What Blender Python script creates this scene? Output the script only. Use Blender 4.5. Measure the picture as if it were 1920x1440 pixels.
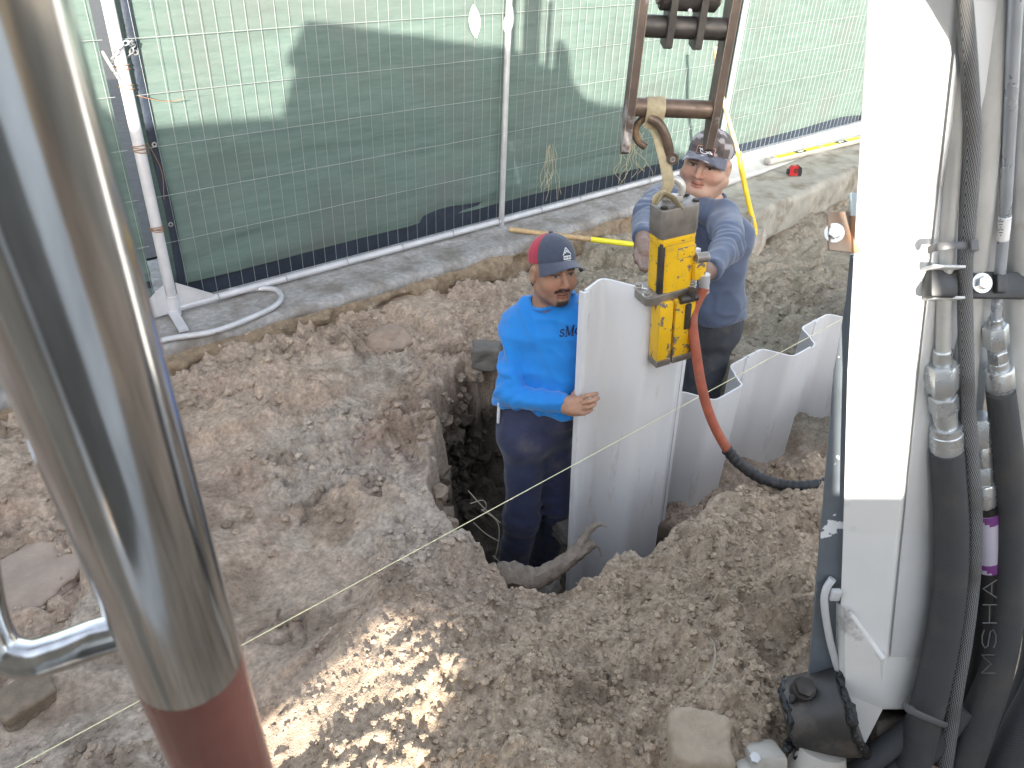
import bpy, bmesh, math, random
import numpy as np
from mathutils import Matrix, Vector
from mathutils.bvhtree import BVHTree
random.seed(7); np.random.seed(7)
for o in list(bpy.data.objects): bpy.data.objects.remove(o)
SC = bpy.context.scene
COL = SC.collection

# ------------------------------------------------------------------ camera
# world frame: X along the fence, Y towards the fence, Z up; z = 0 is the pavement edge.
FPX = 1446.0; CX, CY = 960.0, 720.0
_n = np.array([-110., 2280., FPX]); _n /= np.linalg.norm(_n)
_u = np.array([2870 - CX, -105 - CY, FPX]); _u -= _n * _u.dot(_n); _u /= np.linalg.norm(_u)
RW = np.stack([_u, np.cross(-_n, _u), -_n])
CAM = np.array([0., 0., 2.05])
def P(px, py, dep):
    return CAM + RW @ np.array([(px - CX) / FPX, (py - CY) / FPX, 1.0]) * dep
def ray(px, py):
    d = RW @ np.array([px - CX, py - CY, FPX]); return d / np.linalg.norm(d)
def onz(px, py, z):
    d = ray(px, py); return CAM + d * ((z - CAM[2]) / d[2])
def ony(px, py, y):
    d = ray(px, py); return CAM + d * ((y - CAM[1]) / d[1])
def depth_of(p): return float((np.array(p) - CAM) @ RW[:, 2])
def proj(p):
    c = RW.T @ (np.array(p, float) - CAM); return (CX + FPX * c[0] / c[2], CY + FPX * c[1] / c[2])

cam_d = bpy.data.cameras.new('camera'); cam = bpy.data.objects.new('camera', cam_d); COL.objects.link(cam)
m = Matrix.Identity(4)
for i in range(3):
    m[i][0] = RW[i, 0]; m[i][1] = -RW[i, 1]; m[i][2] = -RW[i, 2]; m[i][3] = CAM[i]
cam.matrix_world = m
cam_d.sensor_width = 36; cam_d.lens = FPX / 1920 * 36
cam_d.clip_start = 0.05; cam_d.clip_end = 500
cam_d.dof.use_dof = True; cam_d.dof.focus_distance = 2.9; cam_d.dof.aperture_fstop = 13
SC.camera = cam

# ------------------------------------------------------------------ light
SUN = ray(770, 245)                      # direction the sunlight travels
ELEV = math.asin(-SUN[2])
world = bpy.data.worlds.new('World'); SC.world = world; world.use_nodes = True
wn = world.node_tree; bg = wn.nodes['Background']
sky = wn.nodes.new('ShaderNodeTexSky'); sky.sky_type = 'NISHITA'; sky.sun_disc = False
sky.sun_elevation = ELEV; sky.sun_rotation = math.atan2(-SUN[0], -SUN[1])
sky.air_density = 1.0; sky.dust_density = 2.2; sky.ozone_density = 1.0
hsv = wn.nodes.new('ShaderNodeHueSaturation'); hsv.inputs['Saturation'].default_value = .5; wn.links.new(sky.outputs[0], hsv.inputs['Color']); wn.links.new(hsv.outputs[0], bg.inputs[0]); bg.inputs[1].default_value = 0.15
sun_d = bpy.data.lights.new('sun', 'SUN'); sun = bpy.data.objects.new('sun', sun_d); COL.objects.link(sun)
sun_d.energy = 3.3; sun_d.angle = math.radians(0.55); sun_d.color = (1.0, 0.93, 0.82)
sun.rotation_euler = Vector(SUN).to_track_quat('-Z', 'Y').to_euler(); sun.location = (-3, -4, 6)
SC.view_settings.view_transform = 'Standard'; SC.view_settings.look = 'None'
SC.view_settings.exposure = 2.32; SC.view_settings.gamma = 1.0
SC.view_settings.use_curve_mapping = False

# ------------------------------------------------------------------ noise in numpy
def _hash(ix, iy, iz, s):
    h = (ix.astype(np.int64) * 374761393 + iy.astype(np.int64) * 668265263 + iz.astype(np.int64) * 2147483647 + s * 974711) & 0xFFFFFFFF
    h = ((h ^ (h >> 13)) * 1274126177) & 0xFFFFFFFF
    h = ((h ^ (h >> 16)) * 2246822519) & 0xFFFFFFFF
    return ((h ^ (h >> 15)) & 0xFFFFFF) / float(0xFFFFFF) * 2 - 1
def vnoise(p, s=0):
    p = np.asarray(p, float); i = np.floor(p).astype(np.int64); f = p - i; w = f * f * f * (f * (f * 6 - 15) + 10)
    r = 0
    for dx in (0, 1):
        wx = w[:, 0] if dx else 1 - w[:, 0]
        for dy in (0, 1):
            wy = w[:, 1] if dy else 1 - w[:, 1]
            if p.shape[1] == 2:
                r = r + wx * wy * _hash(i[:, 0] + dx, i[:, 1] + dy, i[:, 0] * 0, s)
            else:
                for dz in (0, 1):
                    wz = w[:, 2] if dz else 1 - w[:, 2]
                    r = r + wx * wy * wz * _hash(i[:, 0] + dx, i[:, 1] + dy, i[:, 2] + dz, s)
    return r
def fbm(p, o=4, s=0, g=0.5):
    r = 0; a = 1.0
    for k in range(o):
        r = r + a * vnoise(np.asarray(p) * 2.03 ** k + 17.3 * k, s + k); a *= g
    return r
def cells(p, s=0):                        # worley F1 and the cell id, 2-D
    i = np.floor(p).astype(np.int64); best = np.full(len(p), 9.0); cid = np.zeros(len(p))
    for dx in (-1, 0, 1):
        for dy in (-1, 0, 1):
            c = i + np.array([dx, dy]); z = c[:, 0] * 0
            q = c + 0.5 + 0.42 * np.stack([_hash(c[:, 0], c[:, 1], z, s), _hash(c[:, 0], c[:, 1], z, s + 1)], 1)
            d = np.linalg.norm(p - q, axis=1); h = _hash(c[:, 0], c[:, 1], z, s + 2)
            b = d < best; best[b] = d[b]; cid[b] = h[b]
    return best, cid
def sstep(a, b, x):
    t = np.clip((x - a) / (b - a), 0, 1); return t * t * (3 - 2 * t)

# ------------------------------------------------------------------ objects
ORG = {}
def put(name, me, parent=None, org=None):
    o = bpy.data.objects.new(name, me); COL.objects.link(o)
    po = ORG[parent.name] if parent is not None else np.zeros(3)
    org = np.array(org, float) if org is not None else po.copy()
    ORG[o.name] = org
    if parent is not None: o.parent = parent
    o.location = org - po
    return o
def thing(name, label, cat, loc, group=None):
    o = bpy.data.objects.new(name, None); COL.objects.link(o); o.empty_display_size = .1
    o.location = loc; ORG[o.name] = np.array(loc, float)
    o['label'] = label; o['category'] = cat
    if group: o['group'] = group
    return o
def tag(o, label, cat, group=None):
    o['label'] = label; o['category'] = cat
    if group: o['group'] = group
    return o
class MB:
    def __init__(s): s.v = []; s.f = []; s.n = 0
    def add(s, v, f):
        v = np.asarray(v, float).reshape(-1, 3); s.v.append(v)
        s.f += [tuple(i + s.n for i in q) for q in f]; s.n += len(v); return s
    def box(s, c, size, ax=None, bev=0.0):
        c = np.array(c, float); h = np.array(size, float) / 2
        A = np.eye(3) if ax is None else np.array(ax, float)
        if bev <= 0:
            v = [(x, y, z) for x in (-1, 1) for y in (-1, 1) for z in (-1, 1)]
            v = (np.array(v) * h) @ A + c
            return s.add(v, [(0, 1, 3, 2), (4, 6, 7, 5), (0, 4, 5, 1), (2, 3, 7, 6), (0, 2, 6, 4), (1, 5, 7, 3)])
        bm = bmesh.new(); bmesh.ops.create_cube(bm, size=1)
        for w in bm.verts: w.co = Vector((w.co.x * 2 * h[0], w.co.y * 2 * h[1], w.co.z * 2 * h[2]))
        bmesh.ops.bevel(bm, geom=list(bm.edges), offset=bev, segments=2, affect='EDGES', profile=.5)
        return s.bm(bm, A, c)
    def bm(s, bm, A=np.eye(3), c=(0, 0, 0)):
        bm.verts.index_update()
        v = np.array([w.co[:] for w in bm.verts]) @ np.array(A, float) + np.array(c, float)
        f = [tuple(w.index for w in q.verts) for q in bm.faces]; bm.free(); return s.add(v, f)
    def tube(s, pts, r, n=10, cap=True, smooth=0, flat=None):
        p = np.array(pts, float)
        r = np.full(len(p), r, float) if np.isscalar(r) else np.array(r, float)
        if smooth: p, r = spline(p, smooth, r)
        v, f = tube_geo(p, r, n, cap, flat); return s.add(v, f)
    def prism(s, poly, thick, o, ax):      # poly (a,b) in the frame ax = (A, B, N) rows; extruded +-thick/2 along N
        A = np.array(ax, float); poly = np.array(poly, float); k = len(poly); v = []
        for t in (-.5, .5): v.append(np.array(o) + poly[:, :1] * A[0] + poly[:, 1:] * A[1] + A[2] * thick * t)
        f = [tuple(range(k))[::-1], tuple(range(k, 2 * k))] + [(i, (i + 1) % k, k + (i + 1) % k, k + i) for i in range(k)]
        return s.add(np.concatenate(v), f)
    def build(s, name, mat, parent=None, org=None, smooth=True, ang=38, kind=None):
        v = np.concatenate(s.v)
        po = ORG[parent.name] if parent is not None else np.zeros(3)
        oo = np.array(org, float) if org is not None else po
        return mesh_obj(name, v - oo, s.f, mat, parent, oo, smooth, ang, kind)
def mesh_obj(name, v, f, mat, parent=None, org=None, smooth=True, ang=38, kind=None, col=None):
    me = bpy.data.meshes.new(name); me.from_pydata(np.asarray(v).tolist(), [], f if isinstance(f, list) else f.tolist())
    bm = bmesh.new(); bm.from_mesh(me); bmesh.ops.recalc_face_normals(bm, faces=bm.faces); bm.to_mesh(me); bm.free()
    me.update()
    if smooth:
        me.polygons.foreach_set('use_smooth', [True] * len(me.polygons))
        if ang and ang < 180: me.set_sharp_from_angle(angle=math.radians(ang))
    if col is not None:
        ca = me.color_attributes.new('Col', 'FLOAT_COLOR', 'POINT')
        c4 = np.ones((len(v), 4), np.float32); c4[:, :3] = col; ca.data.foreach_set('color', c4.ravel())
    if mat is not None: me.materials.append(mat)
    o = put(name, me, parent, org)
    if kind: o['kind'] = kind
    return o
def spline(p, n, r=None):
    p = np.array(p, float); q = np.concatenate([[2 * p[0] - p[1]], p, [2 * p[-1] - p[-2]]]); out = []; ro = []
    for i in range(len(p) - 1):
        a, b, c, d = q[i:i + 4]
        for t in np.linspace(0, 1, n, endpoint=False):
            out.append(.5 * (2 * b + (c - a) * t + (2 * a - 5 * b + 4 * c - d) * t * t + (3 * b - a - 3 * c + d) * t ** 3))
            if r is not None: ro.append(r[i] + (r[i + 1] - r[i]) * t)
    out.append(p[-1])
    if r is not None: ro.append(r[-1])
    return np.array(out), (np.array(ro) if r is not None else None)
def frames(p):
    t = np.gradient(p, axis=0); t /= np.linalg.norm(t, axis=1)[:, None] + 1e-12
    a = np.array([0, 0, 1.]) if abs(t[0][2]) < .9 else np.array([1., 0, 0])
    N = []; n = a - t[0] * a.dot(t[0])
    for k in range(len(p)):
        n = n - t[k] * n.dot(t[k]); n = n / (np.linalg.norm(n) + 1e-12); N.append(n)
    N = np.array(N); return t, N, np.cross(t, N)
def tube_geo(p, r, n, cap=True, flat=None):
    t, N, B = frames(p)
    if flat is not None:                    # flat = (width dir hint, ratio)
        hint = np.array(flat[0], float); N = hint - t * (t @ hint)[:, None]; N /= np.linalg.norm(N, axis=1)[:, None]; B = np.cross(t, N)
    a = np.linspace(0, 2 * math.pi, n, endpoint=False); k = 1.0 if flat is None else flat[1]
    v = (p[:, None, :] + r[:, None, None] * (np.cos(a)[None, :, None] * N[:, None, :] + k * np.sin(a)[None, :, None] * B[:, None, :])).reshape(-1, 3)
    f = [(i * n + j, i * n + (j + 1) % n, (i + 1) * n + (j + 1) % n, (i + 1) * n + j) for i in range(len(p) - 1) for j in range(n)]
    if cap: f += [tuple(range(n))[::-1], tuple(range((len(p) - 1) * n, len(p) * n))]
    return v, f
def unit(v): v = np.array(v, float); return v / np.linalg.norm(v)
def axes(z, xh=(0, 0, 1)):                  # rows X, Y, Z with Z along z and X near xh
    z = unit(z); x = np.array(xh, float) - z * np.dot(xh, z); x = unit(x); return np.stack([x, np.cross(z, x), z])
def cyl(mb, a, b, r, n=20, r2=None):
    return mb.tube([a, b], [r, r if r2 is None else r2], n)
def hexbolt(mb, c, nrm, r=.011, h=.009, washer=True):
    nrm = unit(nrm); c = np.array(c, float)
    if washer: mb.tube([c, c + nrm * .003], r * 1.45, 20)
    mb.tube([c, c + nrm * h, c + nrm * (h + .0012)], [r, r, r * .88], 6)
    return mb

# ------------------------------------------------------------------ materials
def _nd(nt, t, **k):
    n = nt.nodes.new(t)
    for a, b in k.items(): setattr(n, a, b)
    return n
def srgb(r, g, b):
    return tuple(((c / 255) / 12.92 if c / 255 <= .04045 else ((c / 255 + .055) / 1.055) ** 2.4) for c in (r, g, b))
def mk(name, base, rough=.6, metal=0.0, var=.12, vscale=8, bump=0.0, bscale=60, bdist=.003, chips=None, col=None,
       spec=.5, coat=0.0, dirt=None, stretch=None, sheen=0.0, sub=0.0, edge=None):
    m = bpy.data.materials.new(name); m.use_nodes = True; nt = m.node_tree; L = nt.links.new
    b = nt.nodes['Principled BSDF']; b.inputs['Roughness'].default_value = rough; b.inputs['Metallic'].default_value = metal
    b.inputs['Specular IOR Level'].default_value = spec; b.inputs['Coat Weight'].default_value = coat
    if sheen: b.inputs['Sheen Weight'].default_value = sheen
    if sub:
        b.inputs['Subsurface Weight'].default_value = sub; b.inputs['Subsurface Radius'].default_value = (.012, .005, .003); b.inputs['Subsurface Scale'].default_value = 1.0
    tc = _nd(nt, 'ShaderNodeTexCoord'); vec = tc.outputs['Object']
    if stretch:
        mp = _nd(nt, 'ShaderNodeMapping'); mp.inputs['Scale'].default_value = stretch; L(vec, mp.inputs[0]); vec = mp.outputs[0]
    if col:
        a = _nd(nt, 'ShaderNodeVertexColor', layer_name=col); c0 = a.outputs['Color']
    else:
        rgb = _nd(nt, 'ShaderNodeRGB'); rgb.outputs[0].default_value = (*base, 1); c0 = rgb.outputs[0]
    def mix(fac, A, B, mode='MIX'):
        x = _nd(nt, 'ShaderNodeMix', data_type='RGBA', blend_type=mode)
        for k, s in ((0, fac), (6, A), (7, B)):
            if hasattr(s, 'is_output'): L(s, x.inputs[k])
            elif k: x.inputs[k].default_value = (*s, 1)
            else: x.inputs[k].default_value = s
        return x.outputs[2]
    def noise(sc, det=5, rg=.6):
        n = _nd(nt, 'ShaderNodeTexNoise'); n.inputs['Scale'].default_value = sc; n.inputs['Detail'].default_value = det; n.inputs['Roughness'].default_value = rg
        L(vec, n.inputs['Vector']); return n.outputs['Fac']
    def ramp(s, a, b_):
        r = _nd(nt, 'ShaderNodeMapRange'); r.inputs[1].default_value = a; r.inputs[2].default_value = b_; L(s, r.inputs[0]); return r.outputs[0]
    if var:
        k = ramp(noise(vscale), .3, .7)
        g = _nd(nt, 'ShaderNodeMapRange'); L(k, g.inputs[0]); g.inputs[3].default_value = 1 - var; g.inputs[4].default_value = 1 + var
        cb = _nd(nt, 'ShaderNodeCombineColor')
        for i in range(3): L(g.outputs[0], cb.inputs[i])
        c0 = mix(1.0, c0, cb.outputs[0], 'MULTIPLY')
    rsock = None
    if dirt:                                # (colour, scale, low, high)
        c0 = mix(ramp(noise(dirt[1], 6, .65), dirt[2], dirt[3]), c0, dirt[0])
    hsock = None
    if chips:                               # (colour, scale, threshold, width)
        fac = ramp(noise(chips[1], 6, .62), chips[2], chips[2] + chips[3])
        c0 = mix(fac, c0, chips[0]); hsock = fac
    if edge:                                # (colour, radius, low, high): paint rubbed off along the edges
        bv = _nd(nt, 'ShaderNodeBevel', samples=6); bv.inputs[0].default_value = edge[1]; gm = _nd(nt, 'ShaderNodeNewGeometry'); dt = _nd(nt, 'ShaderNodeVectorMath', operation='DOT_PRODUCT'); L(bv.outputs[0], dt.inputs[0]); L(gm.outputs['Normal'], dt.inputs[1])
        om = _nd(nt, 'ShaderNodeMath', operation='SUBTRACT'); om.inputs[0].default_value = 1.0; L(dt.outputs['Value'], om.inputs[1]); nz = noise(38, 5, .7); mu = _nd(nt, 'ShaderNodeMath', operation='MULTIPLY'); L(om.outputs[0], mu.inputs[0]); L(nz, mu.inputs[1])
        c0 = mix(ramp(mu.outputs[0], edge[2], edge[3]), c0, edge[0])
    L(c0, b.inputs['Base Color'])
    if bump:
        bp = _nd(nt, 'ShaderNodeBump'); bp.inputs['Strength'].default_value = bump; bp.inputs['Distance'].default_value = bdist
        L(noise(bscale, 6, .6), bp.inputs['Height']); L(bp.outputs[0], b.inputs['Normal'])
    if rough > .12:
        rr = _nd(nt, 'ShaderNodeMapRange'); L(noise(vscale * 2.3 + 1), rr.inputs[0]); rr.inputs[1].default_value = .3; rr.inputs[2].default_value = .7
        rr.inputs[3].default_value = max(.05, rough - .1); rr.inputs[4].default_value = min(1, rough + .1); L(rr.outputs[0], b.inputs['Roughness'])
    return m

# ================================================================== SOIL
def seg_poly_sd(P2, poly):                 # signed distance, + inside
    poly = np.array(poly, float); d = np.full(len(P2), 1e9); ins = np.zeros(len(P2), bool)
    for i in range(len(poly)):
        a, b = poly[i], poly[(i + 1) % len(poly)]; e = b - a
        t = np.clip(((P2 - a) @ e) / (e @ e), 0, 1); d = np.minimum(d, np.linalg.norm(P2 - (a + t[:, None] * e), axis=1))
        c = ((a[1] > P2[:, 1]) != (b[1] > P2[:, 1])) & (P2[:, 0] < (b[0] - a[0]) * (P2[:, 1] - a[1]) / (b[1] - a[1] + 1e-12) + a[0]); ins ^= c
    return np.where(ins, d, -d)
CTRL = [(320, 700, -.07), (560, 625, -.09), (700, 590, -.11), (900, 525, -.17), (1100, 480, -.2), (700, 700, -.06), (600, 800, .0), (850, 640, -.08),
        (800, 800, 0), (845, 960, .03), (700, 1000, .03), (500, 900, -.02), (560, 1000, -.05), (650, 1060, -.04), (0, 790, -.06), (60, 1080, .02), (50, 1310, .03), (300, 1150, .02), (560, 1100, -.03),
        (600, 1010, 0), (420, 1250, .03), (480, 1430, .06), (600, 1300, .17), (700, 1190, .25), (725, 1125, .285), (790, 1118, .28), (540, 1430, .08), (680, 1400, .20), (820, 1200, .27), (630, 1150, .02), (560, 1200, .0), (900, 1105, .07), (960, 1110, .04), (1000, 1145, .03), (850, 1250, .25), (1000, 1300, .30), (900, 1180, .16), (1080, 1210, .20),
        (1000, 1430, .36), (1200, 1250, .27), (1130, 1150, .13), (1240, 1065, .10), (1330, 1040, .20), (1300, 1130, .28), (1420, 960, .19), (1530, 935, .19), (1500, 1100, .38), (1400, 1250, .37), (1310, 1400, .36),
        (1600, 1300, .3), (1700, 900, .2), (1420, 470, -.34), (1550, 430, -.33), (1490, 420, -.33), (1480, 600, -.27), (1410, 540, -.3), (1560, 520, -.22), (1380, 620, -.36), (1300, 420, -.22), (1180, 520, -.2), (1700, 600, -.1), (1050, 560, -.14),
        (200, 1500, .1), (1250, 1700, .25), (1500, 1600, .25), (-300, 1000, 0)]
CT = np.array([np.append(onz(a, b, c)[:2], c) for a, b, c in CTRL])
CT = np.concatenate([CT, [(.3, .95, .02), (.05, .5, .0), (.55, .75, .06), (.1, 1.1, .02), (.7, .3, .05), (0, 0, 0), (9, 3, -.22), (12, 2, -.1), (9, 1, -.05), (6, .6, .1), (-2, 3, -.05), (-3, 1, 0), (-1, -2, .05), (3, -3, .1), (8, -3, 0), (14, 3, -.2), (-8, 3, 0)]])
PIT = [(1.28, 1.66), (1.51, 2.14), (1.82, 2.55), (2.18, 2.78), (2.7, 2.62), (3.3, 2.45), (3.62, 2.1), (3.55, 1.74), (2.5, 1.66), (2.56, 1.30), (2.34, 1.07), (1.75, 1.09), (1.45, 1.22), (1.33, 1.40)]
TRENCH = [(1.95, 1.3), (2.2, 1.12), (2.7, 1.02), (4, 1.1), (7, 1.3), (9, 1.4), (9, 2.1), (7, 2.1), (1.95, 2.1)]
def soil_h(q, fine=True):
    w = np.zeros(len(q)); h = np.zeros(len(q))
    for c in CT:
        k = 1.0 / (((q[:, 0] - c[0]) ** 2 + (q[:, 1] - c[1]) ** 2) + .012) ** 1.7; w += k; h += k * c[2]
    h /= w
    far = sstep(6, 14, np.linalg.norm(q - np.array([2., 1.5]), axis=1))
    h = h * (1 - far) - .08 * far
    wob = .045 * fbm(q * 4.3, 4, 11) + .02 * vnoise(q * 14, 4)
    # trench in front of the wall, then the deep pit
    s2 = seg_poly_sd(q, TRENCH) + wob; t2 = sstep(-.06, .33, s2) * sstep(1.75, 1.70, q[:, 1])
    h = h * (1 - t2) + (-.5 + .02 * fbm(q * 6, 3, 9)) * t2
    s1 = seg_poly_sd(q, PIT) + wob; t1 = sstep(-.015, .10 + .05 * vnoise(q * 5, 3), s1)
    h = h * (1 - t1) + np.minimum(h, -.80 + .05 * fbm(q * 7, 3, 21)) * t1
    # narrow bore hole
    bh = np.linalg.norm((q - onz(1482, 597, -.27)[:2]) / np.array([1.25, .8]), axis=1); h -= .30 * sstep(.062, .042, bh + .012 * vnoise(q * 30, 8))
    # track marks and trodden flats
    loose = np.clip(.38 + 1.0 * fbm(q * 1.7, 3, 5), .06, 1.0)
    near = sstep(1.75, 1.0, q[:, 1] + .25 * fbm(q * 2, 2, 31)); loose = np.maximum(loose, near)
    pm = 1 - .75 * np.exp(-(((q[:, 0] - .62) / .32) ** 2 + ((q[:, 1] - 1.30) / .30) ** 2))      # bumps flattened here so the sun patch stays unbroken
    h += pm * (1 - far) * (.03 * fbm(q * 2.2, 3, 1) + .022 * fbm(q * 6, 4, 2) + .045 * loose * (.4 - np.abs(fbm(q * 4.1, 4, 91)))) + (1 - far) * (1 - near) * .055 * (sstep(-.06, .05, fbm(q * np.array([1.1, 1.6]), 4, 93)) - .5)
    rip = sstep(3.2, 4.2, q[:, 0]); h += rip * .018 * np.abs(vnoise(q * np.array([5, 9.]) + .6 * fbm(q * 3, 2, 6)[:, None], 15))
    if fine:
        d0_, c0_ = cells(q * 8.5 + .5 * fbm(q * 9, 3, 47)[:, None], 23); dome0 = np.sqrt(np.clip(1 - (d0_ / .6) ** 2, 0, 1)) * sstep(-.3, .7, c0_); h += (1 - far) * loose * pm * .034 * dome0
        d1, c1 = cells(q * 17 + .35 * fbm(q * 20, 2, 41)[:, None], 3); d2, c2 = cells(q * 38 + .3 * fbm(q * 50, 2, 44)[:, None], 6)
        dome1 = np.sqrt(np.clip(1 - (d1 / .62) ** 2, 0, 1)) * sstep(-.1, .75, c1); dome2 = np.sqrt(np.clip(1 - (d2 / .6) ** 2, 0, 1)) * sstep(-.45, .8, c2)
        h += (1 - far) * loose * (.026 * dome1 + .012 * dome2 + .007 * fbm(q * 55, 3, 51))
        h -= (1 - far) * .025 * sstep(.055, .0, np.abs(fbm(q * 3.1, 4, 61))) * sstep(.0, .5, fbm(q * 1.3, 2, 62)) * (1 - near)
    return h, s1, s2, loose, far
def grade(a, b, step, lo, hi, g=1.12):
    mid = list(np.arange(a, b, step)); s = step; x = a; L = []
    while x > lo: s *= g; x -= s; L.append(x)
    s = step; x = mid[-1]; H = []
    while x < hi: s *= g; x += s; H.append(x)
    return np.array(L[::-1] + mid + H)
xs = np.concatenate([grade(-.35, 3.4, .0095, -120, 3.39)[:-1], grade(3.4, 7.5, .016, 3.41, 150)[1:]])
xs = np.unique(np.round(xs, 5)); ys = np.unique(np.round(grade(.15, 3.78, .0105, -120, 140, 1.14), 5))
GX, GY = np.meshgrid(xs, ys, indexing='ij'); q = np.stack([GX.ravel(), GY.ravel()], 1)
H, S1, S2, LO, FAR = soil_h(q)
under = sstep(3.74, 3.86, q[:, 1]); H = H * (1 - under) - .30 * under
q3 = np.stack([q[:, 0], q[:, 1], H], 1)
pitf = sstep(.02, .13, S1)
q3[:, :2] += (pitf * 1.0)[:, None] * .03 * np.stack([fbm(q3 * np.array([3, 3, 9.]), 3, 71), fbm(q3 * np.array([3, 3, 9.]), 3, 72)], 1)
# soil colours: sandy tan, grey dust, reddish clods, darker with depth in the pit, olive marl to the right
def lerpc(a, b, t): return a + (np.array(b) - a) * t[:, None]
def soil_col(q, q3, H, S1):
    cc = np.tile(np.array([.375, .280, .205]), (len(q), 1))
    cc = lerpc(cc, [.38, .335, .28], sstep(.05, .55, fbm(q * 1.6, 4, 81)) * .45)
    cc = lerpc(cc, [.29, .195, .145], sstep(.1, .7, fbm(q * 2.7, 4, 82)) * .4)
    cc = lerpc(cc, [.37, .28, .185], sstep(1.6, .9, q[:, 1]) * .7)
    cc = lerpc(cc, [.24, .21, .155], sstep(2.9, 3.9, q[:, 0] + .3 * fbm(q * 2, 3, 84)) * .9)
    cc = lerpc(cc, [.13, .085, .05], sstep(.30, .75, fbm(q3 * 5, 3, 83)) * .45)
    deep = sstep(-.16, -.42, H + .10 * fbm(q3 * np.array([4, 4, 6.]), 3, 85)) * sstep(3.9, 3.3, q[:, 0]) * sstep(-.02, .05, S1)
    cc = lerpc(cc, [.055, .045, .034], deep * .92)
    cc *= (1 + .16 * fbm(q * 30, 3, 87))[:, None]
    cc = cc * .82 + cc.mean(1, keepdims=True) * .18
    return np.clip(cc * 1.27, 0, 1)
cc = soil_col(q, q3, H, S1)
nx, ny = len(xs), len(ys)
idx = (np.arange(nx - 1)[:, None] * ny + np.arange(ny - 1)[None, :]).ravel()
faces = np.stack([idx, idx + ny, idx + ny + 1, idx + 1], 1)
M_soil = mk('soil', (.25, .2, .15), rough=.95, col='Col', var=.30, vscale=60, bump=1.0, bscale=200, bdist=.008, spec=.15)
def fast_grid(name, v, f, mat, col):
    me = bpy.data.meshes.new(name); me.vertices.add(len(v)); me.vertices.foreach_set('co', np.asarray(v, np.float32).ravel())
    me.loops.add(f.size); me.loops.foreach_set('vertex_index', f.ravel().astype(np.int32)); me.polygons.add(len(f))
    me.polygons.foreach_set('loop_start', np.arange(0, f.size, 4, dtype=np.int32)); me.update(calc_edges=True)
    me.polygons.foreach_set('use_smooth', np.ones(len(f), bool))
    ca = me.color_attributes.new('Col', 'FLOAT_COLOR', 'POINT'); c4 = np.ones((len(v), 4), np.float32); c4[:, :3] = col; ca.data.foreach_set('color', c4.ravel())
    me.materials.append(mat); return put(name, me)
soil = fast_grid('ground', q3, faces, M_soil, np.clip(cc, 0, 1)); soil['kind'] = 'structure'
def ground_z(x, y):
    r = soil_h(np.array([[x, y]], float)); return float(r[0][0])

def ground_hit(px, py):
    z = .1
    for _ in range(12): p_ = onz(px, py, z); z = .5 * z + .5 * float(soil_h(p_[None, :2], False)[0][0])
    return onz(px, py, z)

# loose crumbs and clods lying on the soil (nobody could count them)
def lump(seed, n=1):
    bm = bmesh.new(); bmesh.ops.create_icosphere(bm, subdivisions=n, radius=1); v = np.array([w.co[:] for w in bm.verts]); bm.verts.index_update()
    f = np.array([[w.index for w in p.verts] for p in bm.faces]); bm.free()
    v = v * (1 + .42 * vnoise(v * 1.9 + seed * 3.1, seed))[:, None]; v[:, 2] *= .75; return v, f
rng = np.random.default_rng(3)
def scatter(name, N, region, smin, smax, keep):
    c = rng.random((N * 3, 2)) * np.array([region[1] - region[0], region[3] - region[2]]) + np.array([region[0], region[2]])
    h, s1, s2, lo, fa = soil_h(c); ok = keep(c, h, s1, s2, lo) & (rng.random(len(c)) < lo); c, h = c[ok][:N], h[ok][:N]
    s = smin * (smax / smin) ** (rng.random(len(c)) ** 2.6); V = []; F = []; Cc = []; n = 0
    LU = [lump(k) for k in range(7)]; lc = soil_col(c, np.column_stack([c, h]), h, s1[ok][:N])
    for i in range(len(c)):
        v, f = LU[i % 7]; a = rng.random() * 6.283; ca, sa = math.cos(a), math.sin(a)
        w = v * s[i] * np.array([1, .75 + .5 * rng.random(), 1]); w = np.stack([w[:, 0] * ca - w[:, 1] * sa, w[:, 0] * sa + w[:, 1] * ca, w[:, 2]], 1)
        V.append(w + np.array([c[i, 0], c[i, 1], h[i] + s[i] * .1])); F.append(f + n); n += len(v)
        base = lc[i] * (.92 + .2 * rng.random())
        Cc.append(np.tile(base, (len(v), 1)))
    o = mesh_obj(name, np.concatenate(V), np.concatenate(F), M_soil, None, None, False, 0, 'stuff', np.concatenate(Cc)); return o
o = scatter('soil_crumbs', 26000, (-.2, 3.0, .25, 1.75), .0025, .013, lambda c, h, s1, s2, lo: (s1 < -.02))
o['label'] = 'loose sandy crumbs scattered over the foreground mound'; o['category'] = 'soil crumbs'
o = scatter('soil_clods', 6000, (-.3, 7.0, 1.5, 3.65), .004, .024, lambda c, h, s1, s2, lo: (s1 < -.03) & (s2 < .3))
o['label'] = 'dry clods lying on the trodden soil beyond the pit'; o['category'] = 'soil clods'

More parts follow.
